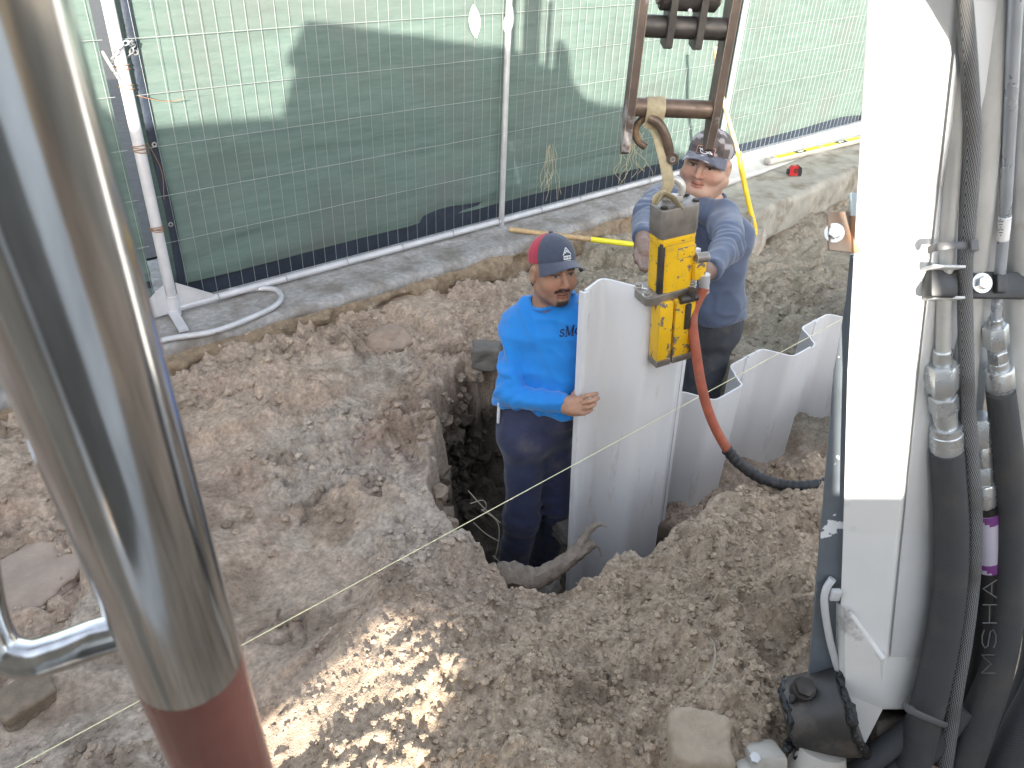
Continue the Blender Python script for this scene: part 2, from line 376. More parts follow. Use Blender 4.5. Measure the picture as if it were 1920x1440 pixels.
# clods and broken lumps standing out of the cut pit walls
pv_ = np.array(PIT); V = []; F = []; Cc = []; n = 0; LU = [lump(k + 40, 2) for k in range(6)]
for k in range(420):
    i = int(rng.integers(0, 6)) if k < 300 else int(rng.integers(0, len(pv_))); a, b_ = pv_[i], pv_[(i + 1) % len(pv_)]; p_ = a + (b_ - a) * rng.random(); e_ = unit(np.append(b_ - a, 0)); nin = np.array([e_[1], -e_[0]]); cpt = pv_.mean(0)
    if nin @ (cpt - p_) < 0: nin = -nin
    kk = rng.random() ** .8; s_ = -.015 + .13 * (.5 - math.sin(math.asin(1 - 2 * kk) / 3)); sz = .012 + .05 * rng.random() ** 2.2; v, f = LU[k % 6]; an_ = rng.random() * 6.28; R_ = np.array([[math.cos(an_), math.sin(an_), 0], [-math.sin(an_), math.cos(an_), 0], [0, 0, 1]])
    w = (v * np.array([1, .7, 1.1])) @ R_ * sz; w = w + .3 * sz * np.stack([vnoise(w * 60 + k, 5), vnoise(w * 60 + k, 6), vnoise(w * 60 + k, 7)], 1); q0 = p_ + nin * s_; V.append(w + np.array([q0[0], q0[1], -.80 * kk])); F.append(f + n); n += len(v)
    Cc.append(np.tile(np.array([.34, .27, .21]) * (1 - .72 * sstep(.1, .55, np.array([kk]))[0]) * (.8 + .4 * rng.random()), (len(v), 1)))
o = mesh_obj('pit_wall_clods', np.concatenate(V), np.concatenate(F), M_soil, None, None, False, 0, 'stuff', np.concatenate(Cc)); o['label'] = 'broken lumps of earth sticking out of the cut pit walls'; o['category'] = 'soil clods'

# ================================================================== PAVEMENT AND FOOTING
YF = 4.077
M_conc = mk('concrete', (.31, .30, .29), rough=.9, var=.28, vscale=30, bump=.7, bscale=90, bdist=.004, dirt=((.19, .17, .15), 5, .44, .64))
M_concd = mk('footing_concrete', (.33, .31, .265), rough=.92, var=.22, vscale=5, bump=.8, bscale=70, bdist=.005, dirt=((.2, .17, .13), 4, .5, .66))
def sweep(x0, x1, prof, amp, step, name, mat, seed, yfun=None, endnoise=0.0):
    X = np.arange(x0, x1 + step / 2, step); prof = np.array(prof, float); d = np.concatenate([[0], np.cumsum(np.linalg.norm(np.diff(prof, axis=0), axis=1))])
    t = np.arange(0, d[-1] + .012, .024); pr = np.stack([np.interp(t, d, prof[:, 0]), np.interp(t, d, prof[:, 1])], 1)
    V = np.zeros((len(X), len(pr), 3)); V[:, :, 0] = X[:, None]; V[:, :, 1] = pr[None, :, 0]; V[:, :, 2] = pr[None, :, 1]
    if yfun is not None: V[:, :, 1] += yfun(X)[:, None]
    v = V.reshape(-1, 3); low = sstep(-.02, -.12, v[:, 2])
    n1 = fbm(v * 7, 4, seed); v[:, 1] += amp * n1 * (.3 + low); v[:, 2] += .25 * amp * fbm(v * 5, 3, seed + 5)
    if endnoise: v[:, 0] += np.where(np.repeat(np.arange(len(X)) < 2, len(pr)), endnoise * fbm(v[:, 1:] * 9, 3, seed + 9), 0)
    m_ = len(pr); f = [(i * m_ + j, i * m_ + j + 1, (i + 1) * m_ + j + 1, (i + 1) * m_ + j) for i in range(len(X) - 1) for j in range(m_ - 1)]
    f += [tuple(range(m_)), tuple(range((len(X) - 1) * m_, len(X) * m_))[::-1]]
    return mesh_obj(name, v, f, mat, None, None, True, 50)
edge = lambda X: .03 * np.sin(X * 1.1) + .045 * (X - 2.2) * (X > 2.2) * .9
pav = sweep(-6, 5.6, [(4.9, -.02), (4.0, .0), (3.74, .0), (3.71, -.015), (3.70, -.06), (3.745, -.1), (3.76, -.16), (3.73, -.24), (3.74, -.34)], .02, .03, 'pavement', M_conc, 200, edge); pav['kind'] = 'structure'
pb0 = sweep(-6, 5.6, [(3.78, -.045), (3.705, -.05), (3.675, -.075), (3.68, -.13), (3.66, -.2), (3.70, -.34)], .045, .03, 'pavement_base', mk('rubbly_base', (.24, .18, .12), .95, var=.35, vscale=22, bump=1.0, bscale=60, bdist=.012, dirt=((.42, .38, .32), 16, .6, .7)), 220, edge); pb0['kind'] = 'structure'
mb = MB(); mb.box((0, 12.95, -.06), (160, 16.0, .1)); street = mb.build('street', mk('asphalt', (.07, .07, .07), .9, bump=.6, bscale=120), smooth=False); street['kind'] = 'structure'
pav2 = sweep(5.9, 16, [(4.95, -.03), (4.4, -.012), (3.78, -.012), (3.76, -.05), (3.78, -.3)], .012, .05, 'pavement_slab', mk('pale_concrete', (.6, .58, .54), .85, var=.1, bump=.4, bscale=80), 240); pav2['kind'] = 'structure'
beam_y = lambda X: (X - 5.4) * .085
beam = sweep(5.36, 12, [(3.66, -.35), (3.66, -.02), (3.60, .005), (3.55, -.012), (3.16, -.008), (3.125, -.02), (3.11, -.05), (3.10, -.28), (3.14, -.32), (3.3, -.36)], .012, .025, 'concrete_footing', M_concd, 260, beam_y, .05)
tag(beam, 'long weathered concrete footing with a broken end, level and tape measure on top', 'footing')

# ================================================================== FENCE
M_galv = mk('galvanised', (.56, .57, .58), .42, .55, var=.12, vscale=14, bump=.15, bscale=200, bdist=.001)
M_galvp = mk('grey_painted_tube', (.52, .52, .54), .5, .15, var=.12, vscale=9, chips=((.30, .16, .08), 14, .70, .03), bump=.15, bscale=160, bdist=.001)
M_wire = mk('wire_zinc', (.30, .32, .315), .5, .35, var=.1)
M_rustw = mk('rusty_wire', (.26, .14, .07), .8, .2, var=.2, vscale=40)
def wire_mesh(z0, z1, r):
    v, f = tube_geo(np.array([(0, 0, z0), (0, 0, (z0 + z1) / 2), (0, 0, z1)]), np.full(3, r), 5, False)
    me = bpy.data.meshes.new('wire'); me.from_pydata(v.tolist(), [], f); me.materials.append(M_wire); me.polygons.foreach_set('use_smooth', [True] * len(f)); return me
VW = wire_mesh(.045, 1.86, .0014)
def fence_panel(x0, x1, label, group, posts, seed, yo=0.0):
    t = thing('mesh_fence', label, 'fence', (x0, YF + yo, 0), group); y = YF + yo
    rs = np.random.default_rng(seed)
    mb = MB(); mb.tube([(x0, y, .035), (x1, y, .035)], .021, 12); mb.build('bottom_rail', M_galvp, t)
    mb = MB(); mb.tube([(x0, y, 1.87), (x1, y, 1.87)], .021, 12); mb.build('top_rail', M_galvp, t)
    for px_, r_ in posts:
        mb = MB(); mb.tube([(px_, y - .004, .0), (px_, y - .004, 1.89)], r_, 14); mb.build('post', M_galvp if r_ > .024 else M_galv, t)
    nv = int((x1 - x0) / .0765); X = np.linspace(x0 + .03, x1 - .03, nv)
    for x in X:
        o = put('wire', VW, t, (x, y + .022, 0)); o.rotation_euler = (rs.normal(0, .002), rs.normal(0, .0035), 0)
    for k in range(8):
        z = .155 + k * .2515 - .11 * (k == 0); XX = np.linspace(x0, x1, 40); p = np.stack([XX, XX * 0 + y + .020 - .004 + .003 * rs.standard_normal(40).cumsum() * .15, z + .0035 * rs.standard_normal(40).cumsum() * .35 * np.sin(np.linspace(0, math.pi, 40))], 1)
        mb = MB(); mb.tube(p, .0017, 5); mb.build('wire', M_wire, t)
    for x in np.arange(x0 + .25, x1, .42):        # wire ties on the rail
        mb = MB(); a = np.linspace(0, 6.4, 14); mb.tube(np.stack([x + .004 * a / 6, y + .026 * np.cos(a), .035 + .026 * np.sin(a)], 1), .0022, 5); mb.tube([(x, y - .024, .045), (x - .01, y - .035, .075)], .0018, 4); mb.build('tie', M_wire, t)
    return t
fgr = 'mesh fence panels in a row'
fence_panel(-1.9, 1.115, 'wire mesh fence panel beside the chained post, behind the chrome pole', fgr, [(-1.9, .021)], 1, .012)
fp2 = fence_panel(1.165, 6.11, 'wire mesh fence panel with a slim grey middle post, behind the two workers', fgr, [(1.165, .0285), (3.548, .021)], 2)
fence_panel(6.165, 11.0, 'wire mesh fence panel rising behind the concrete footing and spirit level', fgr, [(6.165, .024), (8.9, .021)], 3)

# gussets and stand at the chained post
t = thing('fence_stand', 'bent tube fence foot lying on the pavement under the chained post', 'fence stand', (1.17, 3.9, .0))
loop = [onz(276, 600, .02), onz(420, 617, .02) * 0 + onz(400, 622, .02), onz(480, 592, .02), onz(520, 570, .02), onz(526, 552, .02), onz(505, 541, .02), onz(430, 545, .02)]
loop[0] = onz(200, 690, .02); loop.insert(1, onz(300, 640, .02))
MB().tube(loop, .016, 12, smooth=6).build('foot_loop', M_galvp, t)
a, b = onz(300, 545, .03), onz(345, 620, .03); MB().box((a + b) / 2, (np.linalg.norm(b - a), .05, .012), axes((0, 0, 1), b - a)).build('flat_bar', M_galvp, t)
for s_, nm in ((1, 0), (-1, 1)):
    x0 = 1.165 + s_ * .03; MB().prism([(0, .02), (s_ * .20, .02), (s_ * .19, .07), (0, .19)], .008, (x0, YF - .012, .0), ((1, 0, 0), (0, 0, 1), (0, 1, 0))).build('gusset', M_galvp, t)
mb = MB(); mb.tube([(1.165, YF - .004, -.0), (1.165, YF - .004, .12)], .034, 14); mb.build('socket', M_galvp, t)
# ties, chain and hook on the post
M_chain = mk('chain_zinc', (.6, .6, .6), .35, .8, var=.1)
t = thing('chain', 'short galvanised chain with a snap hook looped round the fence post', 'chain', (1.18, YF, 1.2))
c0 = ony(237, 108, YF - .03); ang = np.linspace(0, 2 * math.pi, 15)[:-1]
for k, a in enumerate(ang):
    c = np.array([1.178 + .062 * math.cos(a) * .9, YF - .006 + .048 * math.sin(a), c0[2] + .07 - .075 * (1 + math.sin(a - .6)) * .8 - (.05 * math.cos(a) if False else 0)])
    tn = unit((-math.sin(a), math.cos(a), -.9 * math.cos(a - .6))); nn = unit(np.cross(tn, (0, 0, 1))); 
    if k % 2: nn = np.cross(tn, nn)
    an = np.linspace(0, 6.2832, 13); MB().tube([c + tn * .017 * math.cos(x) + nn * .0095 * math.sin(x) for x in an], .0034, 6).build('link', M_chain, t)
h0 = ony(212, 128, YF - .05); MB().tube([h0 + (0.0, 0, -.02), h0 + (.012, 0, -.05), h0 + (-.002, 0, .0), h0 + (-.022, 0, .06), h0 + (-.03, 0, .075), h0 + (-.026, 0, .05), h0 + (-.004, 0, -.012)], .0042, 7, smooth=4).build('snap_hook', M_chain, t)
t = thing('wire_tie', 'rusty tie wires wound round the chained fence post', 'wire tie', (1.165, YF, .6))
for z0 in (1.29, 1.20, .92, .90, .50, .49):
    an = np.linspace(0, 12.5, 34); MB().tube(np.stack([1.167 + .033 * np.cos(an), YF - .004 + .033 * np.sin(an), z0 + .006 * an / 6 + .008 * np.sin(an * .7)], 1), .0023, 5).build('coil', M_rustw, t)
MB().tube([(1.2, YF - .035, 1.17), (1.26, YF - .05, 1.15), (1.34, YF - .045, 1.13), (1.40, YF - .06, 1.14)], .0016, 5, smooth=4).build('loose_end', M_rustw, t)
MB().tube([(1.2, YF - .035, .95), (1.24, YF - .03, .80), (1.22, YF - .04, .66)], .0014, 5, smooth=4).build('loose_end', M_rustw, t)

# green screen cloth
def cloth_mat():
    m = bpy.data.materials.new('green_cloth'); m.use_nodes = True; nt = m.node_tree; L = nt.links.new; b = nt.nodes['Principled BSDF']
    tc = _nd(nt, 'ShaderNodeTexCoord'); mp = _nd(nt, 'ShaderNodeMapping'); mp.inputs['Scale'].default_value = (1.2, 1, 9); L(tc.outputs['Object'], mp.inputs[0])
    n = _nd(nt, 'ShaderNodeTexNoise'); n.inputs['Scale'].default_value = 3; n.inputs['Detail'].default_value = 7; n.inputs['Roughness'].default_value = .65; L(mp.outputs[0], n.inputs[0])
    cr = _nd(nt, 'ShaderNodeValToRGB'); cr.color_ramp.elements[0].position = .32; cr.color_ramp.elements[0].color = (.092, .136, .119, 1); cr.color_ramp.elements[1].position = .7; cr.color_ramp.elements[1].color = (.138, .188, .168, 1); L(n.outputs[0], cr.inputs[0])
    n3 = _nd(nt, 'ShaderNodeTexNoise'); n3.inputs['Scale'].default_value = 1.7; n3.inputs['Detail'].default_value = 4; L(tc.outputs['Object'], n3.inputs[0]); r3 = _nd(nt, 'ShaderNodeMapRange'); r3.inputs[1].default_value = .48; r3.inputs[2].default_value = .72; r3.inputs[4].default_value = .75; L(n3.outputs[0], r3.inputs[0]); mx3 = _nd(nt, 'ShaderNodeMix', data_type='RGBA'); L(r3.outputs[0], mx3.inputs[0]); L(cr.outputs[0], mx3.inputs[6]); mx3.inputs[7].default_value = (.118, .132, .122, 1)
    L(mx3.outputs[2], b.inputs['Base Color']); b.inputs['Roughness'].default_value = .75; b.inputs['Specular IOR Level'].default_value = .25
    w = _nd(nt, 'ShaderNodeTexWave', wave_type='BANDS', bands_direction='Z'); w.inputs['Scale'].default_value = 62; w.inputs['Distortion'].default_value = .6; w.inputs['Detail'].default_value = 2; L(tc.outputs['Object'], w.inputs[0])
    bp = _nd(nt, 'ShaderNodeBump'); bp.inputs['Strength'].default_value = .35; bp.inputs['Distance'].default_value = .002; L(w.outputs[1], bp.inputs['Height'])
    bp2 = _nd(nt, 'ShaderNodeBump'); bp2.inputs['Strength'].default_value = .5; bp2.inputs['Distance'].default_value = .012; L(n.outputs[0], bp2.inputs['Height']); L(bp.outputs[0], bp2.inputs['Normal']); L(bp2.outputs[0], b.inputs['Normal'])
    tr = _nd(nt, 'ShaderNodeBsdfTranslucent'); L(cr.outputs[0], tr.inputs[0]); mx = _nd(nt, 'ShaderNodeMixShader'); mx.inputs[0].default_value = .18
    L(b.outputs[0], mx.inputs[1]); L(tr.outputs[0], mx.inputs[2]); L(mx.outputs[0], nt.nodes['Material Output'].inputs[0]); return m
M_cloth = cloth_mat()
M_tarp = mk('navy_tarp', (.012, .02, .035), .6, var=.3, bump=.5, bscale=30, bdist=.01)
def cloth(x0, x1, label, seed, zb):
    X = np.arange(x0, x1, .03); Z = np.arange(zb, 1.96, .022); A, B = np.meshgrid(X, Z, indexing='ij')
    p = np.stack([A.ravel(), B.ravel()], 1); y = YF + .048 + .010 * fbm(p * np.array([.8, 4.5]), 4, seed) + .030 * np.abs(vnoise(p * np.array([.9, 7.]) + .4 * vnoise(p * 3, seed + 9)[:, None], seed + 3)) * sstep(1.1, .1, p[:, 1]) + .010 * (np.abs(p[:, 0] - x0) < .04)
    z = p[:, 1] + .03 * vnoise(p * np.array([1.2, 0]), seed + 7) * sstep(.4, zb, p[:, 1])
    v = np.stack([p[:, 0], y, z], 1); m_ = len(Z); f = [(i * m_ + j, (i + 1) * m_ + j, (i + 1) * m_ + j + 1, i * m_ + j + 1) for i in range(len(X) - 1) for j in range(m_ - 1)]
    t = thing('privacy_screen', label, 'privacy screen', (x0, YF + .05, 0), 'green screens tied to the fence')
    mesh_obj('cloth', v - ORG[t.name], f, M_cloth, t, ORG[t.name], True, 0)
    mb = MB(); mb.box(((x0 + x1) / 2, YF + .075, zb + .0), (x1 - x0, .006, .17)); mb.build('hem', M_tarp, t)  # dark strip standing in for the dark gap below the cloth
    mb = MB(); mb.tube([(x0 + .045, YF + .03, .08), (x0 + .06, YF + .028, .5), (x0 + .05, YF + .03, 1.0), (x0 + .06, YF + .03, 1.93)], .022, 10, smooth=5, flat=((1, 0, 0), .2)); mb.build('edge_band', M_tarp, t)
    for z in (.12, .5, .92, 1.35, 1.75):
        an = np.linspace(0, 6.2832, 13); mb = MB(); mb.tube([(x0 + .052 + .010 * math.cos(a), YF + .022, z + .010 * math.sin(a)) for a in an], .0035, 6); mb.build('eyelet', M_chain, t)
    return t
cloth(-2.2, 1.10, 'dull green mesh screen on the fence left of the chained post', 301, .11)
sc2 = cloth(1.195, 6.13, 'green mesh screen with two cut air flaps, on the fence behind the workers', 302, .12)
cloth(6.16, 11.2, 'brightly sunlit green mesh screen on the fence behind the concrete footing', 303, .13)
M_flap = mk('pale_flap', (.40, .46, .43), .7, var=.08)
for cpx, w_, tilt in ((889, .055, -.1), (953, .052, .12)):
    c = ony(cpx, 40, YF + .028); V = []; n_ = 11
    for i in range(n_):
        s_ = i / (n_ - 1); ww = w_ * math.sin(math.pi * (s_ * .96 + .02)) ** .8
        for j in range(5):
            u_ = (j - 2) / 2; V.append((c[0] + u_ * ww * .85 + tilt * (s_ - .5) * .22, c[1] - .012 * (1 - u_ * u_) - .006, c[2] + (s_ - .5) * .19))
    f = [(i * 5 + j, i * 5 + j + 1, (i + 1) * 5 + j + 1, (i + 1) * 5 + j) for i in range(n_ - 1) for j in range(4)]
    mesh_obj('air_flap', np.array(V) - ORG[sc2.name], f, M_flap, sc2, ORG[sc2.name])

# ================================================================== VINYL SHEET PILES
M_vinyl = mk('grey_vinyl', (.70, .70, .71), .36, var=.05, vscale=3, bump=.06, bscale=300, bdist=.0006, dirt=((.45, .40, .34), 9, .60, .80), stretch=(1.6, 1.6, .35), spec=.5)
NEARY, FARY = 1.545, 1.69
def rounded(pts, r=.028, n=5):
    pts = np.array(pts, float); out = [pts[0]]
    for i in range(1, len(pts) - 1):
        a, b, c = pts[i - 1], pts[i], pts[i + 1]; u = unit(a - b); w = unit(c - b); rr = min(r, .45 * np.linalg.norm(a - b), .45 * np.linalg.norm(c - b))
        p0, p1 = b + u * rr, b + w * rr
        for t in np.linspace(0, 1, n): out.append((1 - t) ** 2 * p0 + 2 * t * (1 - t) * b + t * t * p1)
    out.append(pts[-1]); return np.array(out)
def pile_prof(x0):
    return rounded([(x0, FARY), (x0 + .125, FARY), (x0 + .185, NEARY), (x0 + .405, NEARY), (x0 + .50, FARY), (x0 + .645, FARY)], .030)
def sheet_pile(x0, ztop, zbot, label, lean=(0, 0), chips=(), seed=0, prof=None):
    t = thing('sheet_pile', label, 'sheet pile', (x0 + .3, FARY, zbot), 'grey vinyl sheet piles of the wall')
    pr = pile_prof(x0) if prof is None else prof
    d = np.concatenate([[0], np.cumsum(np.linalg.norm(np.diff(pr, axis=0), axis=1))]); s = np.linspace(0, d[-1], 110)
    pr = np.stack([np.interp(s, d, pr[:, 0]), np.interp(s, d, pr[:, 1])], 1)
    tn = np.gradient(pr, axis=0); tn /= np.linalg.norm(tn, axis=1)[:, None]; nm = np.stack([-tn[:, 1], tn[:, 0]], 1); th = .0042
    zt = np.full(len(pr), ztop)
    for (c, w, dp) in chips:
        k = sstep(w, w * .55, np.abs(pr[:, 0] - c)); zt = zt - k * dp * (.6 + .7 * np.abs(vnoise(np.stack([s * 90, s * 0], 1), seed)))
    rows = []
    for k in np.linspace(0, 1, 8):
        z = zt * (1 - k) + zbot * k
        off = np.array(lean) * ((ztop - z) / 1.4)[:, None]
        for sg in (1, -1): rows.append(np.column_stack([pr + nm * th * sg + off, z]))
    n = len(pr); v = np.concatenate(rows); f = []
    for k in range(7):
        for sg in (0, 1):
            A = (2 * k + sg) * n; B = (2 * (k + 1) + sg) * n; f += [(A + i, A + i + 1, B + i + 1, B + i) for i in range(n - 1)]
    f += [(i, n + i, n + i + 1, i + 1) for i in range(n - 1)]; e = 14 * n; f += [(e + i, e + i + 1, e + n + i + 1, e + n + i) for i in range(n - 1)]
    for i in (0, n - 1): f += [(2 * k * n + i, (2 * k + 1) * n + i, (2 * k + 3) * n + i, (2 * k + 2) * n + i) for k in range(7)]
    mesh_obj('sheet', v - ORG[t.name], f, M_vinyl, t, ORG[t.name], True, 45)
    for end, dx, sh in ((0, -.006, [(-.012, -.012), (.012, -.012), (.012, -.004), (-.004, -.004), (-.004, .012), (-.012, .012)]), (n - 1, .004, [(-.01, -.009), (.01, -.009), (.01, .009), (-.01, .009)])):
        mb = MB(); A = []; 
        for z in (ztop - (.004 if end == 0 else .002), zbot):
            off = np.array(lean) * ((ztop - z) / 1.4); A.append([(pr[end][0] + dx + a + off[0], pr[end][1] + b + off[1], z) for a, b in sh])
        k = len(sh); mb.add(A[0] + A[1], [tuple(range(k)), tuple(range(k, 2 * k))[::-1]] + [(i, i + k, (i + 1) % k + k, (i + 1) % k) for i in range(k)])
        mb.build('interlock', M_vinyl, t, smooth=False)
    return t
tall_prof = rounded([(1.832, 1.645), (1.955, 1.682), (2.022, 1.502), (2.235, 1.497), (2.33, 1.64), (2.47, 1.65)], .030)
sheet_pile(1.832, .9, -1.05, 'tall pale grey corrugated sheet pile standing upright, gripped by the yellow hammer', (.045, -.045), prof=tall_prof)
sheet_pile(2.485, .15, -1.5, 'driven sheet pile next to the tall one, red hose hanging in front', chips=((2.92, .03, .008),), seed=1)
sheet_pile(3.135, .152, -1.5, 'driven sheet pile with a chipped top corner, second from the tall one', chips=((3.53, .05, .010), (3.2, .008, .006)), seed=2)
sheet_pile(3.785, .152, -1.5, 'driven sheet pile beside the grey boom plate, third from the tall one', seed=3)
sheet_pile(4.435, .15, -1.5, 'driven sheet pile at the far end of the wall, behind the white boom', seed=4)

# mason line
M_line = mk('mason_line', (.72, .70, .45), .8, var=.1)
X = np.linspace(-1.2, 7.5, 60); mb = MB(); mb.tube(np.stack([X, X * 0 + onz(1080, 868, .36)[1], .36 - .004 * np.sin(np.linspace(0, math.pi, 60))], 1), .0016, 6)
tag(mb.build('string_line', M_line, None, (0, 1.615, .15)), 'thin pale yellow mason line stretched along the pile wall', 'string')

# ================================================================== VIBRATORY HAMMER
STEEL = (.17, .14, .12)
M_yel = mk('chipped_yellow', (.80, .47, .012), .42, var=.08, vscale=12, edge=((.20, .165, .14), .012, .06, .12), chips=(STEEL, 42, .605, .02), bump=.25, bscale=60, bdist=.002, dirt=((.42, .28, .05), 14, .6, .8))
M_yel2 = mk('worn_yellow', (.80, .47, .012), .42, var=.08, vscale=12, edge=((.20, .165, .14), .014, .05, .10), chips=(STEEL, 26, .57, .02), bump=.3, bscale=70, bdist=.002)
M_steel = mk('worn_steel', (.25, .225, .20), .46, .55, var=.3, vscale=16, bump=.3, bscale=70, bdist=.0015, chips=((.62, .6, .57), 9, .67, .03), edge=((.62, .60, .57), .010, .06, .14))
M_dark = mk('dark_greasy_steel', (.06, .053, .048), .5, .4, var=.35, vscale=20, bump=.4, bscale=50, bdist=.002)
HB = np.array([2.125, 1.478, .625]); HT = np.array([2.062, 1.495, 1.215]); HZ = unit(HT - HB); HA = axes(HZ, (.945, -.33, 0)) * np.array([[.87], [.92], [1.0]]); HL = float(np.linalg.norm(HT - HB))
def hp(x, y, z): return HB + HA[0] * x + HA[1] * y + HA[2] * z
ham = thing('vibratory_hammer', 'chipped yellow vibratory pile hammer hanging from a sling and clamped on the tall pile', 'pile hammer', HB)
def oct_prism(wx, wy, ch, z0, z1, bev=.004):
    hx, hy = wx / 2, wy / 2; c1 = .012; poly = [(-hx + c1, -hy), (hx - ch, -hy), (hx, -hy + ch), (hx, hy - ch), (hx - ch, hy), (-hx + ch, hy), (-hx, hy - ch), (-hx, -hy + c1)]
    bm = bmesh.new(); lo = [bm.verts.new(hp(a, b, z0)) for a, b in poly]; hi = [bm.verts.new(hp(a, b, z1)) for a, b in poly]; k = len(poly)
    bm.faces.new(lo[::-1]); bm.faces.new(hi)
    for i in range(k): bm.faces.new((lo[i], lo[(i + 1) % k], hi[(i + 1) % k], hi[i]))
    bmesh.ops.bevel(bm, geom=list(bm.edges), offset=bev, segments=2, affect='EDGES', profile=.5); return bm
mb = MB(); mb.bm(oct_prism(.182, .118, .030, .490, HL)); mb.build('head_block', M_steel, ham)
mb = MB(); mb.bm(oct_prism(.176, .112, .03, .462, .492, .003)); mb.build('seal_band', M_yel, ham)
mb = MB(); sq = lambda w, a, e: w / 2 * math.copysign(abs(a) ** e, a)
mb.tube([hp(0, 0, .285), hp(0, 0, .464)], .05, 40); mb.v = []; mb.f = []; mb.n = 0
rows_ = [[hp(sq(.168, math.cos(a), .55), sq(.112, math.sin(a), .55), z) for a in np.linspace(0, 2 * math.pi, 40, endpoint=False)] for z in (.28, .34, .40, .464)]
mb.add(np.concatenate(rows_), [(i * 40 + j, i * 40 + (j + 1) % 40, (i + 1) * 40 + (j + 1) % 40, (i + 1) * 40 + j) for i in range(3) for j in range(40)] + [tuple(range(40))[::-1], tuple(range(120, 160))]); bd = mb.build('body', M_yel, ham)
mb = MB(); mb.box(hp(-.076, -.044, .38), (.022, .022, .19), HA, .004); mb.build('corner_rail', M_dark, bd)
mb = MB(); mb.box(hp(.03, -.053, .425), (.085, .006, .045), HA, .002); mb.build('plate', M_yel2, bd)
mb = MB(); mb.bm(oct_prism(.235, .125, .03, .252, .286, .003), np.eye(3), HA[0] * -.025); fl = mb.build('flange', M_steel, ham)
for a, b in ((-.125, -.035), (-.12, .04), (.075, -.045), (.072, .04)):
    mb = MB(); hexbolt(mb, hp(a, b, .285), HZ, .012, .012); mb.build('bolt', M_steel, fl)
for x, w, mt in ((-.062, .066, M_yel2), (.028, .094, M_yel2)):
    mb = MB(); mb.box(hp(x, -.052, .14), (w, .062, .235), HA, .005); jw = mb.build('jaw', mt, ham)
    mb = MB(); mb.box(hp(x, -.052, .012), (w + .003, .065, .028), HA, .003); mb.build('shoe', M_steel, jw)
mb = MB(); mb.box(hp(0, .052, .13), (.15, .045, .25), HA, .006); mb.build('back_jaw', M_yel2, ham)
mb = MB(); mb.box(hp(0, -.0, .24), (.165, .12, .03), HA, .003); mb.build('clamp_bridge', M_yel2, ham)
mb = MB(); mb.box(hp(.038, -.086, .185), (.026, .010, .10), HA, .003); mb.build('wear_strip', M_dark, ham)
mb = MB(); mb.tube([hp(-.005, -.088, .262), hp(.07, -.092, .262)], .015, 14); mb.tube([hp(.045, -.09, .255), hp(.045, -.09, .295)], .016, 14); mb.build('clamp_port', M_dark, ham)
mb = MB(); mb.tube([hp(.074, -.086, .035), hp(.074, -.086, .075)], .011, 12); mb.build('pin', M_dark, ham)
mb = MB(); mb.box(hp(.095, -.045, .345), (.055, .045, .07), HA, .006); pb = mb.build('port_block', M_yel2, ham)
mb = MB(); mb.tube([hp(.075, -.052, .392), hp(.130, -.052, .386)], .019, 14); mb.build('cap', M_steel, pb)
fit0, fit1 = hp(.118, -.062, .325), hp(.122, -.066, .255)
mb = MB(); mb.tube([fit0, fit0 * .55 + fit1 * .45], .020, 16); mb.tube([fit0 * .55 + fit1 * .45, fit1], .0178, 16); mb.build('hose_fitting', M_galv, pb)
# lifting eye on the head
mb = MB(); an = np.linspace(0, math.pi, 12); outer = [(.042 * math.cos(a), .028 + .044 * math.sin(a)) for a in an]; inner = [(.019 * math.cos(a), .034 + .021 * math.sin(a)) for a in an[::-1]]
poly = [(.042, -.004)] + outer + [(-.042, -.004)]; top = hp(.002, .022, HL)
EA = np.stack([unit(HA[0] * .8 - HA[1] * .6), HZ, unit(HA[0] * .6 + HA[1] * .8)])
ring = [(.031 * math.cos(a), .036 + .033 * math.sin(a)) for a in np.linspace(-.5, math.pi + .5, 22)]
mb.tube([top + EA[0] * a + EA[1] * b for a, b in ring], .0125, 10); mb.box(top + EA[1] * .008, (.07, .02, .026), EA, .003); mb.build('lifting_eye', mk('bright_steel', (.55, .52, .48), .4, .5, var=.2), ham)
for a, b in ((-.070, -.036), (-.070, .03), (.072, -.030), (.068, .032)):
    mb = MB(); hexbolt(mb, hp(a, b, HL - .002), HZ, .010, .008); mb.build('bolt', M_dark, ham)

# hose to the hammer
M_redh = mk('red_rubber', (.36, .095, .055), .55, var=.2, vscale=20, dirt=((.30, .17, .12), 18, .52, .72), bump=.15, bscale=120, bdist=.001)
M_blkh = mk('black_sleeve', (.025, .025, .027), .6, var=.4, vscale=30, bump=.8, bscale=45, bdist=.005, dirt=((.16, .13, .10), 15, .58, .75))
def px_path(L): return [P(*a) for a in L]
d0 = depth_of(fit1); hs = thing('hydraulic_hose', 'red rubber hose ending in a black taped sleeve, hanging from the hammer', 'hose', fit1)
rp = [fit1 + HZ * .02] + px_path([(1299, 590, d0 + .03), (1305, 660, d0 + .08), (1319, 740, d0 + .13), (1340, 800, d0 + .17), (1371, 856, d0 + .21)])
MB().tube(rp, .0185, 16, smooth=8).build('red_hose', M_redh, hs)
bp_ = px_path([(1362, 842, d0 + .20), (1385, 868, d0 + .215), (1420, 893, d0 + .235), (1462, 908, d0 + .25), (1505, 912, d0 + .255), (1550, 905, d0 + .25), (1620, 880, d0 + .25), (1720, 830, d0 + .2)])
bp_ = [P(*proj(q_), min(depth_of(q_), depth_of(ground_hit(*proj(q_))) - .055)) for q_ in bp_]
q_, r_ = spline(bp_, 16, np.full(len(bp_), .021)); r_ = r_ + .0014 * np.sin(np.arange(len(r_)) * 1.3) + .001 * vnoise(np.stack([np.arange(len(r_)) * .5, np.arange(len(r_)) * 0.], 1), 3)
MB().tube(q_, r_, 16).build('black_sleeve', M_blkh, hs)

